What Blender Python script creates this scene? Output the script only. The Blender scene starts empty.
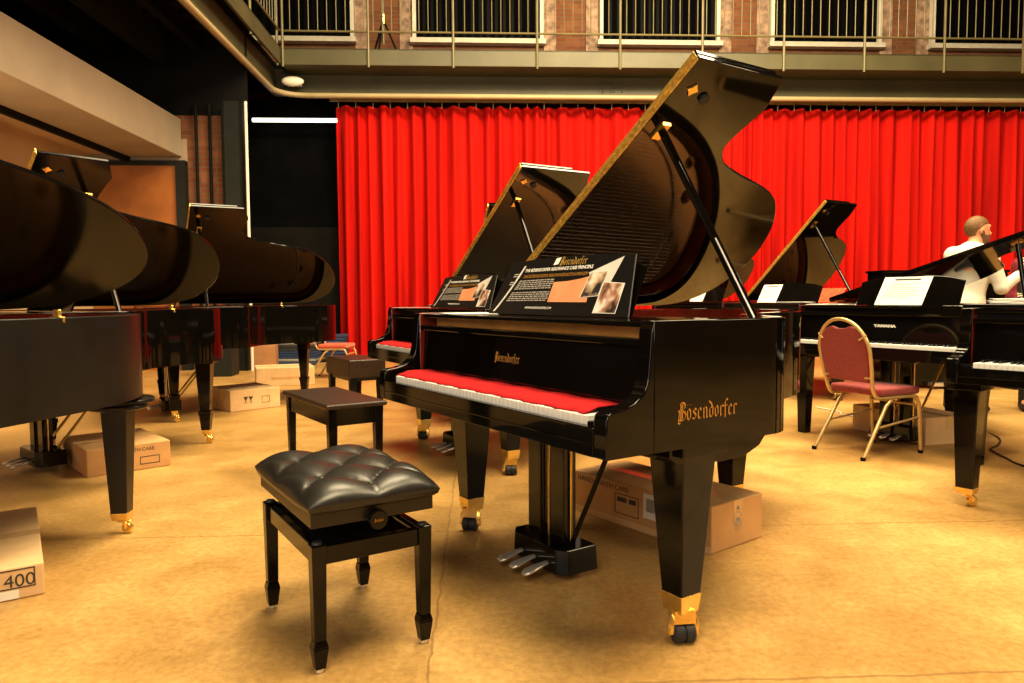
import bpy, bmesh, math, random
import numpy as np
from mathutils import Matrix, Vector
random.seed(7)
PI = math.pi
C = bpy.context.scene.collection
ROOM = 0.0454            # the hall is turned a little against the viewing direction

# ---------------------------------------------------------------- materials
def new_mat(name):
    m = bpy.data.materials.new(name); m.use_nodes = True
    return m, m.node_tree.nodes, m.node_tree.links, m.node_tree.nodes['Principled BSDF']

def mat(name, col, rough=.5, metal=0., spec=.5, coat=0., noise=0., nscale=20., bump=0., emit=None, estr=0., sheen=0., detail=4.):
    m, N, L, B = new_mat(name)
    B.inputs['Base Color'].default_value = (*col, 1)
    B.inputs['Roughness'].default_value = rough
    B.inputs['Metallic'].default_value = metal
    B.inputs['Specular IOR Level'].default_value = spec
    B.inputs['Coat Weight'].default_value = coat
    B.inputs['Coat Roughness'].default_value = .03
    if sheen: B.inputs['Sheen Weight'].default_value = sheen
    if emit: 
        B.inputs['Emission Color'].default_value = (*emit, 1); B.inputs['Emission Strength'].default_value = estr
    if noise or bump:
        tc = N.new('ShaderNodeTexCoord'); nz = N.new('ShaderNodeTexNoise')
        nz.inputs['Scale'].default_value = nscale; nz.inputs['Detail'].default_value = detail
        L.new(tc.outputs['Object'], nz.inputs['Vector'])
        if noise:
            r = N.new('ShaderNodeValToRGB')
            r.color_ramp.elements[0].position = .3; r.color_ramp.elements[1].position = .7
            r.color_ramp.elements[0].color = (*[c*(1-noise) for c in col], 1)
            r.color_ramp.elements[1].color = (*[min(1, c*(1+noise)) for c in col], 1)
            L.new(nz.outputs['Fac'], r.inputs['Fac']); L.new(r.outputs['Color'], B.inputs['Base Color'])
        if bump:
            b = N.new('ShaderNodeBump'); b.inputs['Strength'].default_value = bump; b.inputs['Distance'].default_value = .01
            L.new(nz.outputs['Fac'], b.inputs['Height']); L.new(b.outputs['Normal'], B.inputs['Normal'])
    return m

M = {}
M['black'] = mat('piano_black', (.004, .0032, .0025), .06, spec=.36, noise=.3, nscale=3)
M['lid_black'] = mat('lid_black', (.0045, .0035, .0028), .05, spec=.6, noise=.3, nscale=3)
M['lid_dull'] = mat('lid_dull_black', (.005, .0042, .0034), .14, spec=.16, noise=.3, nscale=3)
M['black_satin'] = mat('satin_black', (.012, .011, .010), .3, spec=.5, noise=.2, nscale=8)
M['stool_black'] = mat('stool_lacquer', (.004, .0032, .0028), .10, spec=.33, noise=.2, nscale=8)
M['leather'] = mat('black_leather', (.016, .0145, .012), .36, spec=.55, noise=.25, nscale=60, bump=.05)
M['brown_leather'] = mat('brown_leather', (.035, .02, .012), .4, noise=.25, nscale=50, bump=.05)
M['mahogany'] = mat('inner_rim_mahogany', (.16, .018, .008), .15, coat=.4, noise=.35, nscale=6)
M['spruce'] = mat('soundboard_spruce', (.42, .18, .045), .3, noise=.2, nscale=10)
M['rail_wood'] = mat('orange_rail_wood', (.85, .40, .10), .35, noise=.15, nscale=12)
M['plate'] = mat('gold_iron_plate', (.62, .26, .07), .32, metal=.55, noise=.1, nscale=20)
M['brass'] = mat('brass', (.90, .64, .22), .27, metal=.9, noise=.12, nscale=30)
M['brass_old'] = mat('brass_hinge', (.85, .58, .16), .38, metal=.8, noise=.35, nscale=60)
M['chrome'] = mat('chrome', (.78, .77, .74), .32, metal=.75, noise=.08, nscale=30)
M['steel'] = mat('string_steel', (.6, .5, .38), .3, metal=1.)
M['ivory'] = mat('white_key', (.86, .85, .80), .25, noise=.03, nscale=9)
M['ebony'] = mat('black_key', (.008, .008, .008), .3)
M['felt_red'] = mat('red_felt', (.46, .022, .025), .95, noise=.15, nscale=40, bump=.05, spec=.1)
M['rubber'] = mat('wheel_rubber', (.02, .022, .026), .55, noise=.2, nscale=30)
M['gold_letter'] = mat('gold_lettering', (.50, .27, .06), .4, metal=.5)
M['gold_bright'] = mat('gold_leaf', (.75, .48, .12), .35, metal=.4)
M['white_letter'] = mat('white_lettering', (.8, .78, .72), .6)
M['grey_letter'] = mat('pale_print', (.40, .37, .32), .7)
M['paper'] = mat('white_paper', (.85, .83, .76), .7, noise=.04, nscale=14)
M['ink'] = mat('print_ink', (.06, .05, .045), .7)
M['board_black'] = mat('board_black', (.006, .006, .0065), .35)
M['orange_print'] = mat('orange_print', (.78, .33, .16), .55, noise=.15, nscale=9)
M['grey_print'] = mat('pale_grey_print', (.62, .60, .55), .55, noise=.12, nscale=9)
M['cardboard'] = mat('cardboard', (.60, .36, .16), .8, noise=.1, nscale=7)
M['cardboard_pale'] = mat('pale_cardboard', (.72, .50, .27), .8, noise=.1, nscale=7)
M['cardboard_dark'] = mat('brown_cardboard', (.40, .20, .085), .8, noise=.12, nscale=7)
M['tape'] = mat('packing_tape', (.66, .44, .22), .25, noise=.05, nscale=20)
M['frame_gold'] = mat('chair_frame', (.58, .42, .20), .36, metal=.5, noise=.08, nscale=12)
M['chair_red'] = mat('chair_fabric', (.25, .022, .02), .8, noise=.2, nscale=60, sheen=.3)
M['chair_orange'] = mat('chair_fabric_orange', (.55, .09, .04), .8, noise=.2, nscale=60, sheen=.3)
M['olive'] = mat('olive_steel', (.085, .076, .036), .5, noise=.15, nscale=2)
M['olive_light'] = mat('olive_rail', (.15, .125, .055), .45, noise=.1, nscale=4)
M['pipe'] = mat('cream_pipe', (.36, .29, .16), .45, noise=.08, nscale=3)
M['dark_steel'] = mat('dark_steel', (.005, .0045, .004), .7, noise=.3, nscale=3, spec=.2)
M['green_steel'] = mat('dark_green_steel', (.012, .014, .0105), .5, spec=.3, noise=.2, nscale=3)
M['beige'] = mat('beige_plaster', (.32, .255, .185), .85, noise=.1, nscale=1.5)
M['beige_wall'] = mat('lit_plaster', (.50, .36, .22), .85, noise=.1, nscale=1.2)
M['black_drape'] = mat('black_backdrop', (.003, .003, .003), .95, noise=.4, nscale=2, spec=.05)
M['dark_panel'] = mat('charcoal_panel', (.009, .008, .0065), .9, spec=.1, noise=.3, nscale=2)
M['orange_wood'] = mat('orange_wood', (.30, .105, .022), .5, noise=.2, nscale=3)
M['white_paint'] = mat('white_window_paint', (.74, .69, .58), .6, noise=.08, nscale=8)
M['worn_white'] = mat('worn_white_paint', (.36, .24, .17), .8, noise=.5, nscale=9)
M['glass_dark'] = mat('dark_glass', (.004, .004, .0045), .5, spec=.08)
M['blind'] = mat('dark_blind', (.003, .0028, .0025), .9, spec=.02)
M['lamp_white'] = mat('lamp_housing', (.80, .76, .66), .4, noise=.04, nscale=20)
M['tube'] = mat('fluorescent_glow', (1, 1, 1), .5, emit=(1., .93, .78), estr=3.)
M['blanket_grey'] = mat('grey_blanket', (.26, .26, .24), .95, noise=.2, nscale=30)
M['blanket_dark'] = mat('dark_blanket', (.035, .034, .036), .95, noise=.2, nscale=30)
M['blanket_blue'] = mat('blue_blanket', (.03, .05, .12), .95, noise=.2, nscale=30)
M['cable_black'] = mat('black_cable', (.01, .01, .01), .5)
M['cable_white'] = mat('white_cable', (.6, .58, .5), .5)
M['skin'] = mat('skin', (.62, .30, .17), .5, noise=.08, nscale=25)
M['hair'] = mat('brown_hair', (.15, .075, .022), .6, noise=.4, nscale=90, bump=.4)
M['beard'] = mat('short_beard', (.16, .075, .04), .8, noise=.4, nscale=120)
M['shirt'] = mat('white_shirt', (.60, .58, .52), .8, noise=.06, nscale=7, bump=.9, detail=2.)
M['trousers'] = mat('dark_trousers', (.02, .02, .024), .85, noise=.2, nscale=30)
M['burgundy'] = mat('burgundy_knit', (.17, .012, .022), .9, noise=.25, nscale=60)
M['boots'] = mat('dark_boots', (.03, .022, .016), .6, noise=.2, nscale=20)
M['sauce'] = mat('red_booklet', (.62, .09, .03), .6, noise=.4, nscale=30)

def zebra_mat():
    m, N, L, B = new_mat('black_cream_stripes')
    tc = N.new('ShaderNodeTexCoord'); w = N.new('ShaderNodeTexWave')
    w.inputs['Scale'].default_value = 9; w.inputs['Distortion'].default_value = 6; w.inputs['Detail Scale'].default_value = 1.2
    r = N.new('ShaderNodeValToRGB'); r.color_ramp.interpolation = 'CONSTANT'
    r.color_ramp.elements[0].color = (.02, .018, .012, 1); r.color_ramp.elements[1].position = .5; r.color_ramp.elements[1].color = (.55, .46, .28, 1)
    L.new(tc.outputs['Object'], w.inputs['Vector']); L.new(w.outputs['Fac'], r.inputs['Fac']); L.new(r.outputs['Color'], B.inputs['Base Color'])
    B.inputs['Roughness'].default_value = .9
    return m
M['zebra'] = zebra_mat()

def photo_mat(name, seed, dark, mid, light):
    m, N, L, B = new_mat(name)
    tc = N.new('ShaderNodeTexCoord'); nz = N.new('ShaderNodeTexNoise'); mp = N.new('ShaderNodeMapping')
    mp.inputs['Location'].default_value = (seed*3.1, seed*1.7, 0)
    nz.inputs['Scale'].default_value = 14; nz.inputs['Detail'].default_value = 2.5
    r = N.new('ShaderNodeValToRGB')
    r.color_ramp.elements[0].position = .38; r.color_ramp.elements[0].color = (*dark, 1)
    r.color_ramp.elements[1].position = .6; r.color_ramp.elements[1].color = (*light, 1)
    e = r.color_ramp.elements.new(.48); e.color = (*mid, 1)
    L.new(tc.outputs['Object'], mp.inputs['Vector']); L.new(mp.outputs['Vector'], nz.inputs['Vector'])
    L.new(nz.outputs['Fac'], r.inputs['Fac']); L.new(r.outputs['Color'], B.inputs['Base Color'])
    B.inputs['Roughness'].default_value = .5
    return m
M['photo_a'] = photo_mat('workshop_print_a', 1, (.02, .02, .02), (.45, .32, .2), (.8, .72, .6))
M['photo_b'] = photo_mat('workshop_print_b', 4, (.03, .02, .02), (.4, .2, .12), (.82, .74, .66))

def brick_mat():
    m, N, L, B = new_mat('brick')
    tc = N.new('ShaderNodeTexCoord'); mp = N.new('ShaderNodeMapping'); b = N.new('ShaderNodeTexBrick')
    mp.inputs['Rotation'].default_value = (PI/2, 0, 0)
    b.inputs['Scale'].default_value = 1.; b.inputs['Brick Width'].default_value = .23; b.inputs['Row Height'].default_value = .078
    b.inputs['Mortar Size'].default_value = .008; b.inputs['Color1'].default_value = (.22, .07, .028, 1); b.inputs['Color2'].default_value = (.30, .115, .045, 1)
    b.inputs['Mortar'].default_value = (.20, .14, .09, 1)
    L.new(tc.outputs['Object'], mp.inputs['Vector']); L.new(mp.outputs['Vector'], b.inputs['Vector'])
    nz = N.new('ShaderNodeTexNoise'); nz.inputs['Scale'].default_value = 5
    L.new(tc.outputs['Object'], nz.inputs['Vector'])
    mx = N.new('ShaderNodeMix'); mx.data_type = 'RGBA'; mx.blend_type = 'MULTIPLY'; mx.inputs['Factor'].default_value = .7
    L.new(b.outputs['Color'], mx.inputs[6]); 
    r = N.new('ShaderNodeValToRGB'); r.color_ramp.elements[0].color = (.45, .45, .45, 1); r.color_ramp.elements[1].color = (1.2, 1.2, 1.2, 1)
    L.new(nz.outputs['Fac'], r.inputs['Fac']); L.new(r.outputs['Color'], mx.inputs[7]); L.new(mx.outputs[2], B.inputs['Base Color'])
    bp = N.new('ShaderNodeBump'); bp.inputs['Strength'].default_value = .4; bp.inputs['Distance'].default_value = .01; bp.invert = True
    L.new(b.outputs['Fac'], bp.inputs['Height']); L.new(bp.outputs['Normal'], B.inputs['Normal'])
    B.inputs['Roughness'].default_value = .9
    return m
M['brick'] = brick_mat()

def curtain_mat():
    m, N, L, B = new_mat('red_curtain_cloth')
    tc = N.new('ShaderNodeTexCoord'); mp = N.new('ShaderNodeMapping'); nz = N.new('ShaderNodeTexNoise')
    mp.inputs['Scale'].default_value = (2.2, 2.2, .12); nz.inputs['Scale'].default_value = 2.2; nz.inputs['Detail'].default_value = 3
    r = N.new('ShaderNodeValToRGB')
    r.color_ramp.elements[0].position = .3; r.color_ramp.elements[0].color = (.34, .005, .003, 1)
    r.color_ramp.elements[1].position = .72; r.color_ramp.elements[1].color = (.62, .012, .005, 1)
    L.new(tc.outputs['Object'], mp.inputs['Vector']); L.new(mp.outputs['Vector'], nz.inputs['Vector'])
    L.new(nz.outputs['Fac'], r.inputs['Fac']); L.new(r.outputs['Color'], B.inputs['Base Color'])
    B.inputs['Roughness'].default_value = .85; B.inputs['Specular IOR Level'].default_value = .15
    return m
M['curtain'] = curtain_mat()

def floor_mat():
    m, N, L, B = new_mat('stained_concrete')
    tc = N.new('ShaderNodeTexCoord')
    def noise(scale, det, rough=.55, vec=None, dist=0.):
        n = N.new('ShaderNodeTexNoise'); n.inputs['Scale'].default_value = scale; n.inputs['Detail'].default_value = det
        n.inputs['Roughness'].default_value = rough; n.inputs['Distortion'].default_value = dist
        L.new(vec or tc.outputs['Object'], n.inputs['Vector']); return n
    def ramp(src, p0, c0, p1, c1):
        r = N.new('ShaderNodeValToRGB'); r.color_ramp.elements[0].position = p0; r.color_ramp.elements[1].position = p1
        r.color_ramp.elements[0].color = (*c0, 1); r.color_ramp.elements[1].color = (*c1, 1)
        L.new(src, r.inputs['Fac']); return r
    def mul(a, b, f=1.):
        x = N.new('ShaderNodeMix'); x.data_type = 'RGBA'; x.blend_type = 'MULTIPLY'; x.inputs['Factor'].default_value = f
        L.new(a, x.inputs[6]); L.new(b, x.inputs[7]); return x.outputs[2]
    big = noise(.75, 6, .6, dist=.4); mid = noise(3.2, 8, .65, dist=.3); fine = noise(38, 6, .7); speck = noise(150, 2)
    col = ramp(big.outputs['Fac'], .32, (.42, .25, .082), .68, (.57, .375, .145)).outputs['Color']
    col = mul(col, ramp(mid.outputs['Fac'],   .32, (.80, .77, .69), .62, (1.06, 1.05, 1.04)).outputs['Color'], .9)
    col = mul(col, ramp(fine.outputs['Fac'], .36, (.76, .73, .68), .60, (1.08, 1.08, 1.07)).outputs['Color'], .8)
    col = mul(col, ramp(speck.outputs['Fac'], .27, (.45, .36, .25), .34, (1, 1, 1)).outputs['Color'], .7)
    # saw cut joints, in floor coordinates
    sep = N.new('ShaderNodeSeparateXYZ'); L.new(tc.outputs['Object'], sep.inputs[0])
    wob = noise(9, 3)
    def line(axis, pos, w):
        a = N.new('ShaderNodeMath'); a.operation = 'SUBTRACT'; a.inputs[1].default_value = pos; L.new(sep.outputs[axis], a.inputs[0])
        wz = N.new('ShaderNodeMath'); wz.operation = 'MULTIPLY_ADD'; wz.inputs[1].default_value = .03; wz.inputs[2].default_value = -.015; L.new(wob.outputs['Fac'], wz.inputs[0])
        s = N.new('ShaderNodeMath'); s.operation = 'ADD'; L.new(a.outputs[0], s.inputs[0]); L.new(wz.outputs[0], s.inputs[1])
        b = N.new('ShaderNodeMath'); b.operation = 'ABSOLUTE'; L.new(s.outputs[0], b.inputs[0])
        c = N.new('ShaderNodeMath'); c.operation = 'LESS_THAN'; c.inputs[1].default_value = w; L.new(b.outputs[0], c.inputs[0])
        return c.outputs[0]
    acc = None
    for ax, pos, w in ((1, 3.27, .005), (0, -.15, .004), (1, 1.93, .006), (1, 6.4, .007), (0, 4.2, .006), (0, -3.1, .006)):
        o = line(ax, pos, w)
        if acc is None: acc = o
        else:
            x = N.new('ShaderNodeMath'); x.operation = 'MAXIMUM'; L.new(acc, x.inputs[0]); L.new(o, x.inputs[1]); acc = x.outputs[0]
    jm = N.new('ShaderNodeMix'); jm.data_type = 'RGBA'; jm.inputs[7].default_value = (.20, .11, .035, 1)
    sc = N.new('ShaderNodeMath'); sc.operation = 'MULTIPLY'; sc.inputs[1].default_value = .55; L.new(acc, sc.inputs[0])
    L.new(sc.outputs[0], jm.inputs['Factor']); L.new(col, jm.inputs[6]); L.new(jm.outputs[2], B.inputs['Base Color'])
    rr = ramp(mid.outputs['Fac'], .3, (.30, .30, .30), .7, (.50, .50, .50)); L.new(rr.outputs['Color'], B.inputs['Roughness'])
    bp = N.new('ShaderNodeBump'); bp.inputs['Strength'].default_value = .12; bp.inputs['Distance'].default_value = .004
    L.new(fine.outputs['Fac'], bp.inputs['Height']); L.new(bp.outputs['Normal'], B.inputs['Normal'])
    B.inputs['Specular IOR Level'].default_value = .4
    return m
M['floor'] = floor_mat()

# ---------------------------------------------------------------- mesh helpers
class MB:
    def __init__(self): self.v = []; self.f = []; self.m = []
    def add(self, vs, fs, mi=0):
        o = len(self.v); self.v += [tuple(map(float, p)) for p in vs]
        for f in fs: self.f.append([i+o for i in f]); self.m.append(mi)
        return self
    def box(self, x0, x1, y0, y1, z0, z1, mi=0, xf=None):
        vs = [(x0,y0,z0),(x1,y0,z0),(x1,y1,z0),(x0,y1,z0),(x0,y0,z1),(x1,y0,z1),(x1,y1,z1),(x0,y1,z1)]
        if xf: vs = [xf(*p) for p in vs]
        return self.add(vs, [(0,3,2,1),(4,5,6,7),(0,1,5,4),(1,2,6,5),(2,3,7,6),(3,0,4,7)], mi)
    def hexa(self, bot, top, mi=0):      # two quads, counter-clockwise seen from above
        return self.add(list(bot)+list(top), [(0,3,2,1),(4,5,6,7),(0,1,5,4),(1,2,6,5),(2,3,7,6),(3,0,4,7)], mi)
    def prism(self, poly, f0, f1, mi=0, mside=None):     # poly of 2d points, f0/f1 map (a,b) -> xyz of the two caps
        n = len(poly); vs = [f0(*p) for p in poly]+[f1(*p) for p in poly]
        self.add(vs, [tuple(range(n-1,-1,-1)), tuple(range(n,2*n))], mi)
        o = len(self.v)-2*n
        for i in range(n):
            j = (i+1) % n; self.f.append([o+i,o+j,o+n+j,o+n+i]); self.m.append(mi if mside is None else mside)
        return self
    def tube(self, path, r, n=8, mi=0, caps=True):
        P = [Vector(p) for p in path]; rs = r if isinstance(r,(list,tuple)) else [r]*len(P)
        vs = []; up = Vector((0,0,1)); prev = None
        for i,p in enumerate(P):
            t = (P[min(i+1,len(P)-1)]-P[max(i-1,0)]).normalized()
            if prev is None:
                a = t.cross(up); 
                if a.length < 1e-3: a = t.cross(Vector((1,0,0)))
                a.normalize()
            else:
                a = (prev-t*prev.dot(t)); a.normalize()
            b = t.cross(a); prev = a
            for k in range(n):
                an = 2*PI*k/n; q = p+(a*math.cos(an)+b*math.sin(an))*rs[i]; vs.append(q)
        fs = []
        for i in range(len(P)-1):
            for k in range(n):
                k2 = (k+1)%n; fs.append((i*n+k, i*n+k2, (i+1)*n+k2, (i+1)*n+k))
        if caps: fs += [tuple(range(n-1,-1,-1)), tuple(range((len(P)-1)*n, len(P)*n))]
        return self.add(vs, fs, mi)
    def lathe(self, prof, c, ax='z', n=20, mi=0):     # prof: (r, h) pairs
        vs = []; fs = []
        for r,h in prof:
            for k in range(n):
                a = 2*PI*k/n; x,y = r*math.cos(a), r*math.sin(a)
                vs.append({'z':(c[0]+x,c[1]+y,c[2]+h),'y':(c[0]+x,c[1]+h,c[2]-y),'x':(c[0]+h,c[1]+x,c[2]+y)}[ax])
        for i in range(len(prof)-1):
            for k in range(n):
                k2=(k+1)%n; fs.append((i*n+k,i*n+k2,(i+1)*n+k2,(i+1)*n+k))
        fs += [tuple(range(n-1,-1,-1)), tuple(range((len(prof)-1)*n,len(prof)*n))]
        return self.add(vs, fs, mi)
    def quad(self, a,b,c,d, mi=0): return self.add([a,b,c,d], [(0,1,2,3)], mi)
    def ball(self, c, r, mi=0, n=12, m=8):
        rx,ry,rz = r if isinstance(r,(tuple,list)) else (r,r,r)
        prof = []
        vs=[(c[0],c[1],c[2]-rz)]; fs=[]
        for i in range(1,m):
            t=-PI/2+PI*i/m
            for k in range(n):
                a=2*PI*k/n; vs.append((c[0]+rx*math.cos(t)*math.cos(a),c[1]+ry*math.cos(t)*math.sin(a),c[2]+rz*math.sin(t)))
        vs.append((c[0],c[1],c[2]+rz)); T=len(vs)-1
        for k in range(n):
            k2=(k+1)%n; fs.append((0,1+k2,1+k)); fs.append((T,1+(m-2)*n+k,1+(m-2)*n+k2))
            for i in range(m-2): fs.append((1+i*n+k,1+i*n+k2,1+(i+1)*n+k2,1+(i+1)*n+k))
        return self.add(vs,fs,mi)
    def build(self, name, mats, parent=None, smooth=False, bevel=0., segs=2, sub=0, recalc=True, rot=None, loc=None):
        me = bpy.data.meshes.new(name); me.from_pydata(self.v, [], self.f); 
        mats = mats if isinstance(mats,(list,tuple)) else [mats]
        for mm in mats: me.materials.append(M[mm] if isinstance(mm,str) else mm)
        if len(mats)>1: me.polygons.foreach_set('material_index', self.m)
        if recalc:
            bm = bmesh.new(); bm.from_mesh(me); bmesh.ops.recalc_face_normals(bm, faces=bm.faces); bm.to_mesh(me); bm.free()
        o = bpy.data.objects.new(name, me); C.objects.link(o)
        if smooth:
            me.polygons.foreach_set('use_smooth', [True]*len(me.polygons))
            if smooth != 'all': 
                me.set_sharp_from_angle(angle=math.radians(40))
        if bevel:
            b = o.modifiers.new('bevel','BEVEL'); b.width = bevel; b.segments = segs; b.limit_method = 'ANGLE'; b.angle_limit = math.radians(35)
            b.harden_normals = False
        if sub:
            s = o.modifiers.new('sub','SUBSURF'); s.levels = sub; s.render_levels = sub
        if parent is not None: o.parent = parent
        if rot is not None: o.rotation_euler = (0,0,rot)
        if loc is not None: o.location = loc
        me.update()
        return o

def thing(name, label, cat, loc=(0,0,0), rz=0., group=None):
    o = bpy.data.objects.new(name, None); C.objects.link(o); o.empty_display_size = .1
    o.location = loc; o.rotation_euler = (0,0,rz); o['label'] = label; o['category'] = cat
    if group: o['group'] = group
    return o
def tag(o, label, cat, group=None):
    o['label'] = label; o['category'] = cat
    if group: o['group'] = group
    return o
def struct(o): o['kind'] = 'structure'; return o

def text_part(name, body, size, mtx, material, parent=None, extrude=.0006, align='CENTER', sx=1., bold=0.):
    cu = bpy.data.curves.new(name+'_curve', 'FONT'); cu.body = body; cu.size = size; cu.extrude = extrude; cu.align_x = align; cu.offset = bold
    tmp = bpy.data.objects.new('tmp_text', cu); C.objects.link(tmp)
    dg = bpy.context.evaluated_depsgraph_get(); me = bpy.data.meshes.new_from_object(tmp.evaluated_get(dg))
    bpy.data.objects.remove(tmp); bpy.data.curves.remove(cu)
    me.transform(mtx @ Matrix.Diagonal((sx,1,1,1))); me.materials.clear(); me.materials.append(M[material]); me.name = name
    o = bpy.data.objects.new(name, me); C.objects.link(o)
    if parent is not None: o.parent = parent
    return o

# broad-nib lettering: every stroke is the sweep of a slanted pen
GL = {
 'B': (.62, [[(.10,.88),(.18,.98),(.40,1.0),(.54,.86),(.50,.66),(.28,.54)],[(.28,.54),(.52,.46),(.60,.28),(.50,.08),(.28,0),(.08,.06)],[(.20,.95),(.20,.06)],[(.32,.92),(.32,.08)],[(.02,.60),(.10,.46),(.06,.2),(.0,-.1),(.16,-.16)]]),
 'o': (.44, [[(.10,.50),(.10,.12),(.22,.0)],[(.10,.50),(.22,.62),(.34,.48),(.34,.12),(.22,.0)]]),
 'ö': (.44, [[(.10,.50),(.10,.12),(.22,.0)],[(.10,.50),(.22,.62),(.34,.48),(.34,.12),(.22,.0)],[(.10,.80),(.14,.86)],[(.30,.80),(.34,.86)]]),
 's': (.42, [[(.36,.50),(.22,.62),(.10,.48),(.34,.22),(.24,.02),(.06,.08)],[(.30,.58),(.38,.52)]]),
 'e': (.42, [[(.32,.10),(.20,.0),(.10,.12),(.10,.50),(.22,.62),(.34,.46),(.12,.28)]]),
 'n': (.50, [[(.06,.54),(.12,.60),(.12,.06),(.17,.0)],[(.12,.50),(.28,.62),(.36,.50),(.36,.06),(.42,.0)]]),
 'd': (.46, [[(.10,.48),(.10,.12),(.22,.0),(.36,.12),(.36,.52),(.22,.80),(.04,.92)],[(.10,.48),(.24,.60),(.36,.50)]]),
 'r': (.36, [[(.06,.54),(.12,.60),(.12,.06),(.17,.0)],[(.12,.48),(.24,.62),(.34,.52)]]),
 'f': (.36, [[(.14,-.12),(.14,.80),(.24,.96),(.36,.86)],[(.02,.56),(.30,.56)]]),
}
def blackletter(name, word, h, xf, material, parent):
    b = MB(); x = 0; w = .12; nx, ny = .5*w*math.cos(.7), .5*w*math.sin(.7)
    total = sum(GL[c][0] for c in word)
    for c in word:
        adv, strokes = GL[c]
        for s in strokes:
            for (x0,y0),(x1,y1) in zip(s, s[1:]):
                q = [(x0-nx,y0-ny),(x0+nx,y0+ny),(x1+nx,y1+ny),(x1-nx,y1-ny)]
                if abs((x1-x0)*ny-(y1-y0)*nx) < 1e-4: q = [(x0-nx*.3,y0+ny*.3),(x0+nx*.3,y0-ny*.3),(x1+nx*.3,y1-ny*.3),(x1-nx*.3,y1+ny*.3)]
                b.add([xf((x+p-total/2)*h, r*h) for p,r in q], [(0,1,2,3)])
        x += adv
    return b.build(name, material, parent)

def crom(P, n=8, closed=False):
    P = [Vector(p) for p in P]; out = []
    N = len(P); rng = N if closed else N-1
    for i in range(rng):
        if closed: a,b,c,d = P[(i-1)%N],P[i],P[(i+1)%N],P[(i+2)%N]
        else: a,b,c,d = P[max(i-1,0)],P[i],P[min(i+1,N-1)],P[min(i+2,N-1)]
        for k in range(n):
            t = k/n; out.append(.5*((2*b)+(c-a)*t+(2*a-5*b+4*c-d)*t*t+(3*b-a-3*c+d)*t**3))
    if not closed: out.append(P[-1])
    return [tuple(p) for p in out]
# ---------------------------------------------------------------- grand pianos
def offset_in(poly, d):
    n = len(poly); out = []
    area = sum(poly[i][0]*poly[(i+1)%n][1]-poly[(i+1)%n][0]*poly[i][1] for i in range(n))
    sg = 1 if area > 0 else -1
    for i in range(n):
        p = Vector(poly[i]); a = Vector(poly[i-1]); b = Vector(poly[(i+1)%n])
        e1 = (p-a).normalized(); e2 = (b-p).normalized()
        n1 = Vector((-e1.y,e1.x))*sg; n2 = Vector((-e2.y,e2.x))*sg
        m = n1+n2; 
        if m.length < 1e-4: m = n1
        m.normalize(); k = max(.5, m.dot(n1)); q = p+m*(d/k); out.append((q.x,q.y))
    return out

def rim_outline(W, L, yc, corner):
    k = (L-corner)/(1.89-.76); s = W/1.515
    q = [(1.515,-.10),(1.512,.0),(1.475,.065),(1.39,.115),(1.26,.19),(1.165,.29),(1.10,.42),(1.05,.58),(.985,.76),(.90,.90),(.76,1.03),(.55,1.115),(.32,1.12),(.13,1.05),(.025,.90),(.0,.70)]
    pts = [(x*s, corner+(y*k if y>0 else y)) for x,y in q]
    return [(W,yc)]+crom(pts, 6)+[(0,yc)]

def lid_outline(W, L, yf, yr, notch=True):
    k = (L+.06-yr)/(1.95-1.045); s = W/1.52
    if notch: q = [(1.385,.045),(1.264,.028),(1.18,.025),(1.125,.06),(1.08,.125),(1.035,.25),(.985,.43),(.93,.57),(.84,.68),(.70,.79),(.5,.88),(.3,.90),(.12,.84),(.02,.70),(.0,.5)]
    else: q = [(1.49,.03),(1.42,.075),(1.30,.135),(1.18,.22),(1.09,.33),(1.02,.46),(.94,.58),(.84,.69),(.70,.79),(.5,.88),(.3,.90),(.12,.84),(.02,.70),(.0,.5)]
    pts = [(x*s, yr+y*k) for x,y in q]
    if notch: pts = [(W,yf),(W,yr)]+crom(pts, 6)
    else: pts = [(W,yf)]+crom([(W,yr-.02)]+pts, 6)
    return pts+[(0,yf)]

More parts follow.
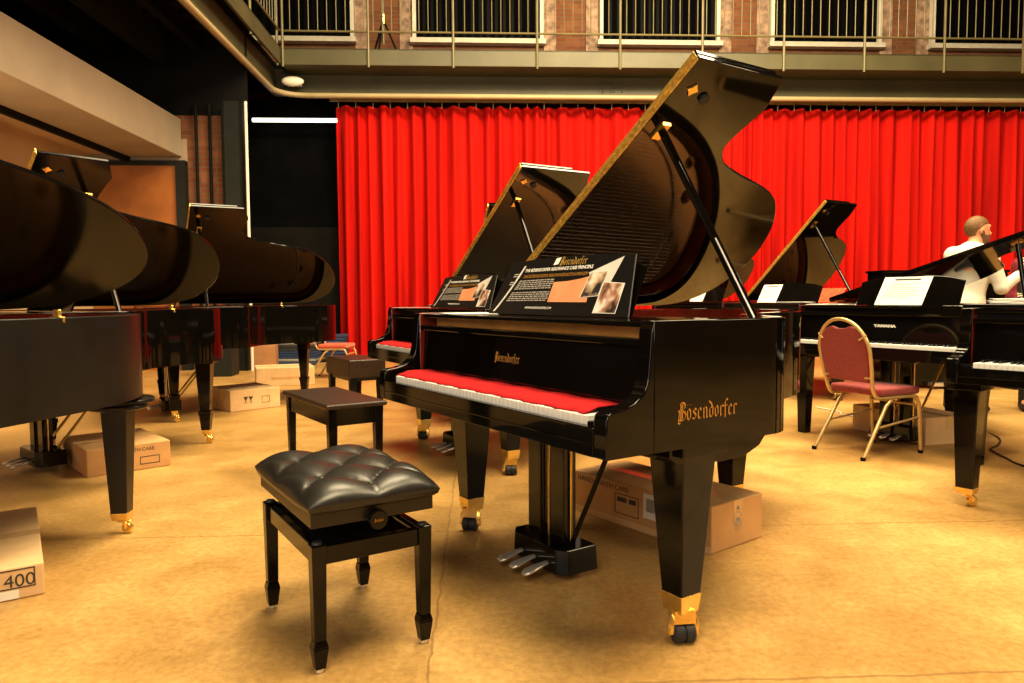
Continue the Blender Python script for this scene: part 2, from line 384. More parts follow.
def piano(label, loc, a, L=1.95, th=.58, yf=.605, yr=1.045, corner=.76, W=1.515, keys='plain', group=None, legs=None, felt_name=None,
          maker=None, side_name=False, desk=True, prop=(.69,1.21), rail=True, zb=.63, leg_style='taper', bracket=False, notch=True,
          lyre_x=.72, rear=(.62,.38), rear_rot=0., rear_w=None, front_w=None, rail_mat='black_satin', plate=False, rim_L=None, hinge='brass_old', stay=True, desk_w=.36, prop_x=.10, open_lid=True, board=None, casters=True, body='black', lid_mat='lid_black', stops=(), outfold=True):
    yc = .171; za = .758; zt = 1.0; t = .055
    ca, sa = math.cos(a), math.sin(a)
    root = thing('grand_piano', label, 'grand piano', (loc[0],loc[1],0), a, group)
    rim = rim_outline(W, rim_L or L, yc, corner); inn = offset_in(rim, t)
    inn[0] = (W-t,yc); inn[-1] = (t,yc)
    # case: rim wall, cheeks and bottom
    b = MB(); n = len(rim)
    vs = [(x,y,zb) for x,y in rim]+[(x,y,zt) for x,y in rim]+[(x,y,zt) for x,y in inn]+[(x,y,zb+.03) for x,y in inn]
    fs=[]; mi=[]
    for i in range(n-1):
        fs += [(i,i+1,n+i+1,n+i),(n+i,n+i+1,2*n+i+1,2*n+i)]; mi += [0,0]
        fs += [(2*n+i,2*n+i+1,3*n+i+1,3*n+i)]; mi += [1]
    fs += [(0,n,2*n,3*n),(n-1,3*n+n-1,2*n+n-1,n+n-1)]; mi += [0,0]
    o = len(b.v); b.v += vs; b.f += fs; b.m += mi
    cheek = [(yc+.002,zb),(0,zb),(0,.738),(.006,.752),(.02,.758),(.06,.763),(.10,.775),(.132,.797),(.145,.82),(.153,.85),(.158,.90),(.164,.97),(yc+.002,zt)]
    for x0,x1 in ((0,t),(W-t,W)):
        b.prism(cheek, lambda y,z,x=x0:(x,y,z), lambda y,z,x=x1:(x,y,z))
    case = b.build('case', [body,'mahogany'], root, smooth=True, bevel=.004)
    bb = MB(); bb.prism([(x,y) for x,y in offset_in(rim,.01)], lambda x,y:(x,y,zb+.004), lambda x,y:(x,y,zb+.03)); bb.build('bottom_board', 'black_satin', root)
    sb = MB(); sb.prism([(x,max(y,.44)) for x,y in inn], lambda x,y:(x,y,zt-.19), lambda x,y:(x,y,zt-.175)); sb.build('soundboard','spruce',root)
    for sx_,sy_ in stops:
        MB().box(sx_-.03,sx_+.03,sy_-.012,sy_+.012,zt-.02,zt+.004).box(sx_-.016,sx_+.016,sy_-.008,sy_+.008,zt+.004,zt+.03).build('lid_stop','brass',root,bevel=.003)
    # iron plate with round holes
    pl = [p for p in offset_in(rim, t+.03)]
    pl = [(min(max(x,t+.03),W-t-.03),max(y,.40)) for x,y in pl]
    cl = []
    for p in pl:
        if not cl or (Vector(p)-Vector(cl[-1])).length > .004: cl.append(p)
    q=(rim_L or L); holes = [(W*.80,.58,.035),(W*.14,q-.36,.04),(W*.25,q-.26,.04),(W*.40,q-.22,.04),(W*.52,q-.27,.035),(W*.12,q-.55,.035)]
    bm = bmesh.new(); E=[]
    def loop(pts):
        v=[bm.verts.new((x,y,zt-.085)) for x,y in pts]
        for i in range(len(v)): E.append(bm.edges.new((v[i],v[(i+1)%len(v)])))
    loop(cl)
    for hx,hy,hr in holes: loop([(hx+hr*math.cos(2*PI*k/18),hy+hr*math.sin(2*PI*k/18)) for k in range(18)])
    bmesh.ops.triangle_fill(bm, use_beauty=True, use_dissolve=False, edges=E)
    me = bpy.data.meshes.new('iron_plate'); bm.to_mesh(me); bm.free(); me.materials.append(M['plate'])
    po = bpy.data.objects.new('iron_plate', me); C.objects.link(po); po.parent = root
    sm = po.modifiers.new('thick','SOLIDIFY'); sm.thickness = .012; sm.offset = 0
    # strings, fanned over the plate
    st = MB()
    def ymax(x):
        ys=[y for (x0,y0),(x1,y1) in zip(cl,cl[1:]+cl[:1]) if (x0-x)*(x1-x)<=0 and abs(x1-x0)>1e-6 for y in [y0+(y1-y0)*(x-x0)/(x1-x0)]]
        return max(ys) if ys else .8
    for i in range(64):
        x = t+.08+(W-2*t-.16)*i/63
        st.tube([(x,.47,zt-.060),(x-.02,max(.62,ymax(x)-.12),zt-.060)], .0011, 4)
    so = st.build('strings','steel',root); so['kind']='stuff'
    br = MB()
    for i in range(22):
        f0=i/22; f1=(i+.9)/22; x0=t+.10+(W-2*t-.22)*f0; x1=t+.10+(W-2*t-.22)*f1
        br.hexa([(x0,max(.58,ymax(x0)-.20),zt-.085),(x1,max(.58,ymax(x1)-.20),zt-.085),(x1,max(.60,ymax(x1)-.18),zt-.085),(x0,max(.60,ymax(x0)-.18),zt-.085)],
                [(x0,max(.58,ymax(x0)-.20),zt-.062),(x1,max(.58,ymax(x1)-.20),zt-.062),(x1,max(.60,ymax(x1)-.18),zt-.062),(x0,max(.60,ymax(x0)-.18),zt-.062)])
    br.build('bridge','spruce',root)
    # keyboard
    kx0, kx1 = .112, W-.115
    MB().box(t+.001,W-t-.001,.001,.72,zb+.031,.668).build('keybed',body,root)
    ks = MB(); ks.box(t+.001,W-t-.001,.0,.024,zb,.711); ks.box(t+.001,W-t-.001,-.003,.002,.664,.668)
    ks.build('keyslip',body,root,bevel=.002)
    for x0,x1 in ((t+.001,kx0-.001),(kx1+.001,W-t-.001)):
        kb = MB(); kb.box(x0,x1,.024,.178,.668,.722); kb.build('key_block',body,root,bevel=.006)
    kw = (kx1-kx0)/52; bpat = [1,0,1,1,0,1,1]     # blacks after the white keys A B C D E F G
    def wkey(i): return MB().box(kx0+kw*i+.0006,kx0+kw*(i+1)-.0006,.028,.179,.70,.735)
    def bkey(i):
        x = kx0+kw*(i+1); q = MB()
        return q.hexa([(x-.0058,.078,.735),(x+.0058,.078,.735),(x+.0058,.179,.735),(x-.0058,.179,.735)],[(x-.0045,.086,.747),(x+.0045,.086,.747),(x+.0045,.179,.747),(x-.0045,.179,.747)])
    frame = MB().box(kx0,kx1,.028,.178,.668,.699).build('keyboard','spruce',root)
    if keys == 'plain':
        w = MB(); k = MB()
        for i in range(52): w.box(kx0+kw*i+.0006,kx0+kw*(i+1)-.0006,.028,.179,.70,.735)
        for i in range(51):
            if bpat[i%7]: x=kx0+kw*(i+1); k.box(x-.0055,x+.0055,.08,.179,.735,.747)
        w.build('white_keys','ivory',frame); k.build('black_keys','ebony',frame)
    else:
        wm = None
        for i in range(52):
            if wm is None: wm = wkey(0).build('white_key','ivory',frame,bevel=.0015); 
            else:
                c = wm.copy(); C.objects.link(c); c.location.x = kw*i; c.parent = frame
        km = None
        for i in range(51):
            if not bpat[i%7]: continue
            if km is None: km = bkey(0).build('black_key','ebony',frame)
            else:
                c = km.copy(); C.objects.link(c); c.location.x = kw*i; c.parent = frame
    # fallboard and the parts behind it
    fb = MB(); fb.hexa([(t+.002,.180,.722),(W-t-.002,.180,.722),(W-t-.002,.205,.722),(t+.002,.205,.722)],[(t+.002,.193,.925),(W-t-.002,.193,.925),(W-t-.002,.215,.925),(t+.002,.215,.925)])
    fb.box(t+.002,W-t-.002,.172,.218,.925,.948)
    fbo = fb.build('fallboard','black',root,bevel=.004)
    def fbx(px,pz): 
        z = .80+pz; return (px, .180+(z-.722)/.203*.013-.0012, z)
    if maker == 'blackletter': blackletter('maker_name','Bösendorfer',.034,lambda p,r:fbx(W*.49+p,r+.03),'gold_bright',fbo)
    elif maker: 
        text_part('maker_name', maker, .027, Matrix.Translation((W*.5,.1785+.005,.845))@Matrix.Rotation(PI/2,4,'X'), 'white_letter', fbo, sx=1.45, bold=.0012)
    if side_name:
        blackletter('side_name','Bösendorfer',.052,lambda p,r:(W+.0012,.39+p,.712+r),'gold_letter',root)
    MB().box(t+.002,W-t-.002,.255,.30,.90,.978).build('pin_block_rail',rail_mat,root)
    sh = MB(); sh.box(t+.003,W-t-.003,.185,.60,.980,.996); sh.build('music_shelf',body,root,bevel=.003)
    if desk:
        d = MB(); top = crom([(desk_w,1.172),(.50,1.20),(W/2,1.215),(W-.52,1.20),(W-desk_w-.03,1.172)],6)
        poly = [(desk_w,.997),(W-desk_w-.03,.997)]+top[::-1]
        f = lambda dy: (lambda x,z:(x,.435+dy+(z-.997)*.42,z))
        d.prism(poly, f(0), f(.014)); d.build('music_desk',body,root,bevel=.003)
    # lid
    if open_lid:
        ct, sn = math.cos(th), math.sin(th); zl = zt+.016
        T = lambda s,y,nn: (s*ct-nn*sn, y, zl+s*sn+nn*ct)
        out = lid_outline(W+.006, L, yf, yr, notch)
        lb = MB(); lb.prism(out, lambda s,y:T(s,y,0), lambda s,y:T(s,y,.02))
        lid = lb.build('lid',lid_mat,root,smooth=True,bevel=.004)
        if outfold:
            fl = MB(); fl.box(0,W+.006,yf+.002,2*yf-.19,.0225,.0405,xf=T); fl.build('folded_front_flap',body,lid,bevel=.003)
        hg = MB(); hg.box(.01,W,yf-.004,yf+.0005,.001,.036,xf=T)
        for k in range(26): 
            s0=.012+(W-.02)*k/26; hg.box(s0,s0+(W-.02)/26-.004,yf-.008,yf-.004,.016,.026,xf=T)
        hg.build('lid_hinge',hinge,lid)
        lk = MB(); c0 = T(W-.115,yf+.075,-.004)
        lk.prism([(W-.115+.026*(1 if k%2==0 else .62)*math.cos(k*PI/4),yf+.075+.026*(1 if k%2==0 else .62)*math.sin(k*PI/4)) for k in range(8)],lambda s,y:T(s,y,.001),lambda s,y:T(s,y,-.006))
        lk.build('lid_lock','brass',lid)
        bu = MB(); bu.prism([(W-.14+.02*math.cos(k*PI/8),yf+.155+.02*math.sin(k*PI/8)) for k in range(16)],lambda s,y:T(s,y,.001),lambda s,y:T(s,y,-.012)); bu.build('lid_buffer','rubber',lid,smooth=True)
        if prop:
            yp, sp = prop; p1 = T(sp,yp,-.012); p0 = (W-prop_x,yp,zt-.03)
            pr = MB(); pr.tube([p0,p1],.0155,10); po = pr.build('lid_prop','black',root,smooth=True)
            if stay:
              e = MB(); d = (Vector(p1)-Vector(p0)); e.tube([Vector(p0)+d*.02,Vector(p0)+d*.42],.0035,6)
              e.v = [(x+.012,y-.010,z) for x,y,z in e.v]; e.build('prop_stay','chrome',po,smooth=True)
            MB().box(sp*ct-.03,sp*ct+.03,yp-.02,yp+.02,zl+sp*sn-.012,zl+sp*sn-.001,xf=lambda x,y,z:(x,y,z+(x-sp*ct)*math.tan(th))).build('prop_socket','brass',lid)
            MB().box(W-prop_x-.03,W-prop_x+.03,yp-.03,yp+.03,zt-.05,zt-.026).build('prop_base','brass',po)
    else:
        lb = MB(); out = [(x,y) for x,y in lid_outline(W+.01,L,.19,yr,notch)]
        lb.prism(out, lambda x,y:(x,y,zt+.002), lambda x,y:(x,y,zt+.022)); lb.build('lid',body,root,smooth=True,bevel=.004)
        MB().box(.02,W-.02,.595,.603,zt+.0205,zt+.0235).build('lid_hinge','brass_old',root)
    # legs with brass shoes and castors
    legs = legs or [(.105,.40),(W-.105,.395)]
    lpos = list(legs)+[(rear[0],L-rear[1])]
    for i,(lx,ly) in enumerate(lpos):
        q = MB(); tw, bw = .072, .042; z0 = (.095 if casters=='small' else .15) if casters else .0; ztop = zb-.035
        sq = lambda w,z:[(lx-w,ly-w,z),(lx+w,ly-w,z),(lx+w,ly+w,z),(lx-w,ly+w,z)]
        if i==2 and rear_w: tw, bw = rear_w
        if i<2 and front_w: tw, bw = front_w
        if leg_style == 'spade':
            if not (i==2 and rear_w): tw, bw = .055, .034
            q.hexa(sq(bw,.245),sq(tw,ztop)); q.hexa(sq(bw+.010,.215),sq(bw+.010,.245)); q.hexa(sq(.030,.10),sq(bw+.006,.215)); z0 = .10
        else: q.hexa(sq(bw,z0),sq(tw,ztop))
        q.hexa(sq(tw+.022,ztop),sq(tw+.022,zb+.002))
        if i==2 and rear_rot:
            cr,sr=math.cos(rear_rot),math.sin(rear_rot); q.v=[(lx+cr*(x-lx)-sr*(y-ly),ly+sr*(x-lx)+cr*(y-ly),z) for x,y,z in q.v]
        lo = q.build('leg',body,root,bevel=.004)
        if plate and i==2:
            pm=MB(); pm.lathe([(.12,0),(.125,.004),(.125,.016),(.12,.02)],(lx,ly,ztop-.021),'z',28); pm.lathe([(.15,0),(.155,.004),(.155,.016),(.15,.02)],(lx-.03,ly+.02,ztop+.001),'z',28); pm.build('leg_plate','black_satin',lo,smooth=True)
        if casters:
            s = MB(); w=bw+.002 if leg_style!='spade' else .028
            s.hexa(sq(w-.006,z0-(.03 if casters=='small' else .055)),sq(w,z0+.004))
            if i==2 and rear_rot: s.v=[(lx+cr*(x-lx)-sr*(y-ly),ly+sr*(x-lx)+cr*(y-ly),z) for x,y,z in s.v]
            s.build('brass_shoe','brass',lo,bevel=.002)
            an = (-PI/2-a)+(-.25,.12,.3)[i]; rw=.030; dx,dy = math.cos(an), math.sin(an); cx,cy = lx+.022*dx, ly+.022*dy
            if casters == 'small':
                an = -a-.15; dx,dy = math.cos(an), math.sin(an); cx,cy = lx+.026*dx, ly+.026*dy
                f = MB()
                for sgn in (-1,1):
                    ox,oy = -dy*.015*sgn, dx*.015*sgn
                    f.tube([(lx+ox,ly+oy,z0-.022),(cx+ox,cy+oy,.05),(cx+ox,cy+oy,.026)],[.008,.008,.006],8)
                f.box(-.02,.02,-.018,.018,.054,z0-.02,xf=lambda x,y,z:(lx+.008*dx-dy*y+dx*x,ly+.008*dy+dx*y+dy*x,z))
                f.build('castor_fork','brass',lo,smooth=True)
                wv = MB(); wv.lathe([(.008,-.010),(.022,-.010),(.0255,-.006),(.0255,.006),(.022,.010),(.008,.010)],(0,0,0),'x',20)
                wv.v=[(cx-dy*x+dx*y, cy+dx*x+dy*y, .0255+z) for x,y,z in wv.v]
                wv.build('castor_wheel','brass',lo,smooth=True)
                continue
            f = MB()
            for sgn in (-1,1):
                ox,oy = -dy*.039*sgn, dx*.039*sgn
                f.tube([(lx+ox*.55,ly+oy*.55,z0-.05),(cx+ox*.9,cy+oy*.9,.068),(cx+ox,cy+oy,.031)],[.013,.014,.013],8)
            f.tube([(cx-dy*.05,cy+dx*.05,.0315),(cx+dy*.05,cy-dx*.05,.0315)],.008,8); f.box(-.034,.034,-.028,.028,.064,z0-.045,xf=lambda x,y,z:((lx+cx)/2-dy*x+dx*y,(ly+cy)/2+dx*x+dy*y,z))
            f.build('castor_fork','brass',lo,smooth=True)
            wv = MB(); prof=[(.010,-.034),(.025,-.034),(.031,-.028),(.031,-.004),(.026,-.002),(.026,.002),(.031,.004),(.031,.028),(.025,.034),(.010,.034)]
            vs0=len(wv.v); wv.lathe(prof,(0,0,0),'x',20)
            wv.v=[(cx-dy*x-dx*y if False else cx+(-dy)*x+dx*y, cy+dx*x+dy*y, .0315+z) for x,y,z in wv.v]
            wv.build('castor_wheel','rubber',lo,smooth=True)
    if bracket:
        k = MB(); poly=[(.27,.625),(.27,.595),(.30,.575),(.50,.560),(.60,.565),(.67,.59),(.705,.625)]
        k.prism(poly,lambda y,z:(W-.20,y,z),lambda y,z:(W-.035,y,z)); k.build('leg_bracket','black',root,bevel=.003)
    # pedal lyre
    cx = lyre_x; ly = MB()
    for s in (-1,1): ly.box(cx+s*.075-.042,cx+s*.075+.042,.385,.445,.12,zb)
    poly=[(cx-.18,.36),(cx-.14,.33),(cx+.14,.33),(cx+.18,.36),(cx+.18,.50),(cx-.18,.50)]
    ly.prism(poly,lambda x,y:(x,y,.035),lambda x,y:(cx+(x-cx)*.97,.41+(y-.41)*.97,.13))
    ly.box(cx-.16,cx+.16,.37,.46,zb-.04,zb+.001)
    lo = ly.build('pedal_lyre',body,root,bevel=.004)
    for k in (-1,0,1):
        p = MB(); x=cx+k*.085; pts=[(x,.35,.066),(x,.315,.064),(x,.272,.057),(x,.24,.050),(x,.222,.044)]
        wd=[.013,.015,.023,.026,.015]
        vs=[];fs=[]
        for (px,py,pz),w in zip(pts,wd):
            for an in range(10):
                c_=math.cos(2*PI*an/10); s_=math.sin(2*PI*an/10); vs.append((px+w*c_,py,pz+.008*s_))
        for i in range(4):
            for an in range(10): a2=(an+1)%10; fs.append((i*10+an,i*10+a2,(i+1)*10+a2,(i+1)*10+an))
        fs += [tuple(range(10)),tuple(range(40,50))]
        p.add(vs,fs); p.build('pedal','chrome',lo,smooth='all')
    for x in (cx-.018,cx+.018,cx+.125):
        MB().tube([(x,.415,.125),(x,.415,zb)],.0045,8).build('pedal_rod','brass',lo,smooth=True)
    for s in ((1,) if bracket else (-1,1)):
        e = (1.12,.40,zb+.004) if bracket else (cx+s*.10,.88,zb+.004)
        s0 = (cx+.13,.41,.125) if bracket else (cx+s*.10,.47,.125)
        MB().tube([s0,e],.009,8).build('lyre_brace','black' if bracket else 'brass',lo,smooth=True)
    return root

def loc2w(loc, a, x, y, z=0):
    c,s = math.cos(a), math.sin(a); return (loc[0]+c*x-s*y, loc[1]+s*x+c*y, z)
def felt(label, loc, a, W=1.515, y0=.037, group=None):
    b = MB(); N=60; vs=[]; fs=[]
    x0,x1=.100,W-.14; rng=random.Random(3)
    rows=[]
    for i in range(N+1):
        x=x0+(x1-x0)*i/N; e=y0+.006*math.sin(i*.9)+.004*math.sin(i*2.3)
        zs=.0015*math.sin(i*.7)
        rows.append([(x,e,.7365),(x,e+.03,.743+zs),(x,.09,.7515+zs),(x,.176,.7515+zs)])
    for r in rows: vs+=r
    for i in range(N):
        for j in range(3): fs.append((i*4+j,(i+1)*4+j,(i+1)*4+j+1,i*4+j+1))
    b.add(vs,fs); o=b.build('key_cover','felt_red',smooth='all'); s=o.modifiers.new('t','SOLIDIFY'); s.thickness=.003; s.offset=1
    o.location=(loc[0],loc[1],.0); o.rotation_euler=(0,0,a); return tag(o,label,'felt key cover',group)

def display_board(label, loc, a, scale=1., group=None, full=True):
    """black printed board that leans on the music desk, with its own printing"""
    root = thing('display_board', label, 'display board', loc2w(loc,a,0,0,0), a, group)
    k = .40; z0=.9985; sl=.42; y0=.392
    # board coordinates: u 0..1 across, v 0..1 up
    xl0,xr0,xl1,xr1 = .275,1.165,.335,1.105; H=.215
    def P(u,v,n=0.):
        bulge = .012*(1-(2*u-1)**2)
        xl=xl0+(xl1-xl0)*v; xr=xr0+(xr1-xr0)*v
        z=z0+v*(H+bulge); return (xl+(xr-xl)*u, y0+(z-z0)*sl-n, z+n*sl*.5)
    b = MB(); N=24
    top=[P(u/N,1) for u in range(N+1)]; bot=[P(u/N,0) for u in range(N+1)]
    topb=[P(u/N,1,-.006) for u in range(N+1)]; botb=[P(u/N,0,-.006) for u in range(N+1)]
    vs=top+bot+topb+botb; n=N+1; fs=[]
    for i in range(N):
        fs += [(i,i+1,n+i+1,n+i),(2*n+i,2*n+i+1,3*n+i+1,3*n+i),(i,i+1,2*n+i+1,2*n+i),(n+i,n+i+1,3*n+i+1,3*n+i)]
    fs += [(0,n,3*n,2*n),(N,n+N,3*n+N,2*n+N)]
    b.add(vs,fs); b.build('board_panel','board_black',root)
    def strip(name,pts,m,n=.0008,par=root):
        q=MB(); q.add([P(u,v,n) for u,v in pts],[tuple(range(len(pts)))]); return q.build(name,m,par,recalc=False)
    q=MB(); 
    sw=[(.105-.0+.085*t**1.0-.03*math.sin(PI*t)*-.0,.04+.86*t) for t in [i/8 for i in range(9)]]
    cur=[(.035+.135*(i/8)+.03*((i/8)**2)*-1, .05+.85*i/8) for i in range(9)]
    for (a0,b0),(a1,b1) in zip(cur,cur[1:]): q.quad(P(a0,b0,.0008),P(a0+.018,b0,.0008),P(a1+.018,b1,.0008),P(a1,b1,.0008))
    q.build('orange_white_curve','grey_print',root,recalc=False)
    strip('orange_field',[(.455,.22),(.455,.56),(.56,.57),(.66,.61),(.735,.66),(.735,.22)],'orange_print')
    strip('pale_wedge',[(.70,.70),(.93,.97),(.86,.50),(.78,.45)],'grey_print',.0012)
    def photo(pts,m,nm):
        cx=sum(p[0] for p in pts)/4; cy=sum(p[1] for p in pts)/4
        f=strip(nm,[(cx+(u-cx)*1.07,cy+(v-cy)*1.05) for u,v in pts],'white_letter',.0016 if m=='photo_a' else .0022)
        strip('picture',pts,m,.0019 if m=='photo_a' else .0026,f)
    photo([(.685,.30),(.80,.33),(.835,.72),(.72,.70)],'photo_a','printed_photo')
    photo([(.795,.06),(.925,.06),(.955,.52),(.825,.54)],'photo_b','printed_photo')
    def basis(u,v):
        o=Vector(P(u,v,.001)); ex=(Vector(P(u+.01,v,.001))-o).normalized(); ey=(Vector(P(u,v+.01,.001))-o).normalized(); 
        ey=(ey-ex*ey.dot(ex)).normalized(); ez=ex.cross(ey)
        return Matrix(((ex.x,ey.x,ez.x,o.x),(ex.y,ey.y,ez.y,o.y),(ex.z,ey.z,ez.z,o.z),(0,0,0,1)))
    text_part('board_title','THE BÖSENDORFER RESONANCE CASE PRINCIPLE',.0195,basis(.445,.765),'white_letter',root,extrude=.0003,bold=.0004)
    text_part('board_title','DAS BÖSENDORFER RESONANZKASTEN-PRINZIP',.019,basis(.435,.655),'gold_letter',root,extrude=.0003,bold=.0004)
    text_part('web_address','WWW.BOESENDORFER.COM',.0135,basis(.40,.10),'white_letter',root,extrude=.0003)
    mt=basis(.56,.885)
    lg=blackletter('board_logo','Bösendorfer',.034,lambda p,r:tuple(mt@Vector((p,r-.008,0))),'gold_bright',root)
    strip('logo_block',[(.40,.86),(.44,.87),(.45,.99),(.41,.98)],'paper',.001)
    ln=MB(); rr=random.Random(5)
    for i in range(11):
        v=.60-.036*i
        if i in (5,): continue
        u0=.12+.0*i; u=u0
        u0=.155-.004*i
        u=u0
        while u<.44:
            w=rr.uniform(.012,.035); ln.add([P(u,v,.001),P(min(u+w,.45),v,.001),P(min(u+w,.45),v+.02,.001),P(u,v+.02,.001)],[(0,1,2,3)]); u+=w+.006
    ln.build('printed_paragraph','grey_letter',root,recalc=False)
    l2=MB()
    for v in (.70,.74,.55,.59):
        u=.05+.13*v*.3; l2.add([P(u,v,.001),P(u+.045,v,.001),P(u+.045,v+.022,.001),P(u,v+.022,.001)],[(0,1,2,3)])
    l2.build('printed_paragraph','grey_letter',root,recalc=False)
    return root
# ---------------------------------------------------------------- the hall
def rb(): return MB()
def room(b, name, mats, **k): 
    o = b.build(name, mats, rot=ROOM, **k); return o
struct(room(MB().box(-8,13,-6,16,-.1,0), 'floor', 'floor'))
struct(room(MB().box(-8,13,14.3,14.5,0,8.6), 'wall_back', 'brick'))
struct(room(MB().box(-4.2,-2.2,13.35,13.40,0,4.6), 'wall_alcove', 'black_drape'))
struct(room(MB().box(-4.2,-2.2,13.32,13.345,0,2.35), 'trim_9', 'dark_panel'))
struct(room(MB().box(-8,13,-6.2,-6,0,8.6), 'wall_front', 'brick'))
struct(room(MB().box(13,13.2,-6,14.5,0,8.6), 'wall_right', 'brick'))
struct(room(MB().box(-8.2,-8,-6,14.5,0,8.6), 'wall_far_left', 'brick'))
struct(room(MB().box(-8.2,13.2,-6.2,14.5,8.6,8.7), 'ceiling', 'dark_steel'))
struct(room(MB().box(-5.85,-5.75,-2,11.2,0,4.4), 'wall_left', 'beige_wall'))
struct(room(MB().box(-8,-3.75,11.2,11.4,3.07,3.80).box(-4.40,-3.75,11.2,11.4,0,3.07).box(-8,-5.8,11.2,11.4,0,3.07), 'wall_end', ['brick']))
struct(room(MB().box(-8,-3.45,11.2,11.3,3.80,5.0), 'trim_16', 'dark_steel'))  # added slab whose dark colour stands in for the gloom above the brick
struct(room(MB().box(-5.80,-4.33,11.17,11.2,3.12,3.45), 'trim_10', 'beige'))
struct(room(MB().box(-5.15,-4.40,.8,11.17,3.18,3.74), 'trim_1', 'beige', bevel=.01))
struct(room(MB().box(-5.76,-5.15,.8,11.17,3.22,3.30), 'trim_2', 'beige_wall'))
struct(room(MB().box(-5.20,-5.15,.8,11.16,3.10,3.18), 'trim_3', 'dark_steel'))
# brick pier on the left wall, deck of the gallery, dark joists
struct(room(MB().box(-5.76,-5.45,7.4,8.2,0,3.22), 'wall_pier', 'brick'))
struct(room(MB().box(-5.1,-4.95,6.2,6.36,0,3.18), 'trim_11', 'green_steel'))
deck = MB(); deck.box(-8,-3.46,-2,14.3,5.0,5.12); deck.box(-3.46,13,12.9,14.3,5.0,5.12)
for i in range(34): deck.box(-8,-3.5,-.5+.4*i,-.32+.4*i,4.93,5.0)
struct(room(deck, 'ceiling', 'dark_steel'))
for i,(x,w,z) in enumerate(((-4.62,.09,4.52),(-4.1,.06,4.72),(-5.3,.09,4.6))):
    struct(room(MB().box(x-w,x+w,0,13.2,z,5.0), 'trim_%d'%(12+i), 'green_steel' if i==0 else 'dark_steel'))
struct(room(MB().box(-8,-4.15,13.28,13.34,3.9,5.0), 'trim_15', 'dark_steel'))
# fascia beams of the gallery: plate, recessed web, lower flange; back and left
g = MB(); g.box(-3.2,13,12.30,12.34,4.90,5.17); g.box(-3.2,13,12.30,12.9,5.14,5.17); g.box(-3.2,13,12.34,12.9,4.90,4.915)
g.box(-3.45,13,12.86,12.90,4.56,5.0); g.box(-3.45,13,12.72,12.90,4.545,4.57)
for bx in (2.22,2.42):
    for k in range(3): g.lathe([(.018,0),(.018,-.02)],(bx-.02,12.86,4.66+.07*k),'y',8)
    for k in range(3): g.lathe([(.018,0),(.018,-.02)],(bx+.12,12.86,4.66+.07*k),'y',8)
struct(room(g, 'trim_4', 'olive', bevel=.006))
g = MB(); g.box(-3.24,-3.2,-2,12.34,4.90,5.17); g.box(-3.45,-3.2,-2,12.3,5.14,5.17); g.box(-3.49,-3.45,-2,12.9,4.56,5.0); g.box(-3.49,-3.34,-2,12.74,4.545,4.57)
struct(room(g, 'trim_5', 'olive', bevel=.006))
# rounded cream pipe that runs along the gallery edge and turns the corner
pth = [(-3.36,y,4.50) for y in (-2,2,6,9,11,12.2)]+[(-3.36+.5*(1-math.cos(t)),12.2+.45*math.sin(t),4.50) for t in [PI/2*i/8 for i in range(1,9)]]+[(x,12.65,4.50) for x in (-1,2,5,9,13)]
struct(room(MB().tube(pth,.045,12), 'trim_6', 'pipe', smooth=True))
# door panel, frame, steel column with bright conduit
struct(room(MB().box(-5.74,-4.45,11.12,11.16,0,3.05), 'door_1', 'orange_wood'))
struct(room(MB().box(-4.47,-4.33,11.08,11.2,0,3.12).box(-5.80,-4.33,11.10,11.17,3.05,3.12), 'trim_7', 'green_steel'))
struct(room(MB().box(-3.74,-3.45,10.95,11.0,0,3.95).box(-3.74,-3.70,10.95,11.2,0,3.95).box(-3.49,-3.45,10.95,11.2,0,3.95), 'trim_8', 'green_steel'))
tag(room(MB().tube([(-3.385,10.97,0),(-3.385,10.97,3.95)],.022,8), 'conduit', 'lamp_white', smooth=True), 'thin white conduit running up beside the dark green steel column', 'pipe')
for i,x in enumerate((-4.17,-3.97)):
    tag(room(MB().tube([(x,11.14,0),(x,11.14,3.95)],.024,8), 'conduit', 'dark_steel', smooth=True), ['dark pipe on the brick next to the orange door, left one of the two','dark pipe on the brick nearer the green steel column'][i], 'pipe')
tb = room(MB().tube([(-3.9,13.0,4.17),(-2.45,13.0,4.17)],.035,10), 'fluorescent_tube', 'tube', smooth=True); tag(tb,'lit white fluorescent tube above the black backdrop, left of the red curtain','light')
# windows of the upper back wall
wins = [(-5.6,-2.99+.65),( -1.85+.65,.61+.65),(1.73+.65,4.04+.65),(5.08+.65,7.25+.65),(8.29+.65,10.6+.65)]
for i,(a,b_) in enumerate(wins):
    f = MB(); zs, zt_ = 6.0,8.4
    f.box(a-.02,a+.05,14.18,14.31,zs,zt_); f.box(b_-.05,b_+.02,14.18,14.31,zs,zt_); f.box(a-.06,b_+.06,14.12,14.31,zs-.09,zs)
    fo = struct(room(f,'window_%d'%(i+1),'white_paint')); 
    MB().box(a+.05,b_-.05,14.26,14.285,zs,zt_).build('pane','glass_dark',fo)
    bl = MB(); n = int((b_-a)/.16)
    for k in range(n): x=a+.08+(b_-a-.16)*k/n; bl.box(x,x+.09,14.238,14.25,zs+.02,zt_)
    bl.build('blind','blind',fo)
    j = MB(); 
    for x0,x1 in ((a-.27,a-.03),(b_+.03,b_+.27)): j.box(x0,x1,14.27,14.31,5.5,zt_)
    j.build('painted_jamb','worn_white',fo)
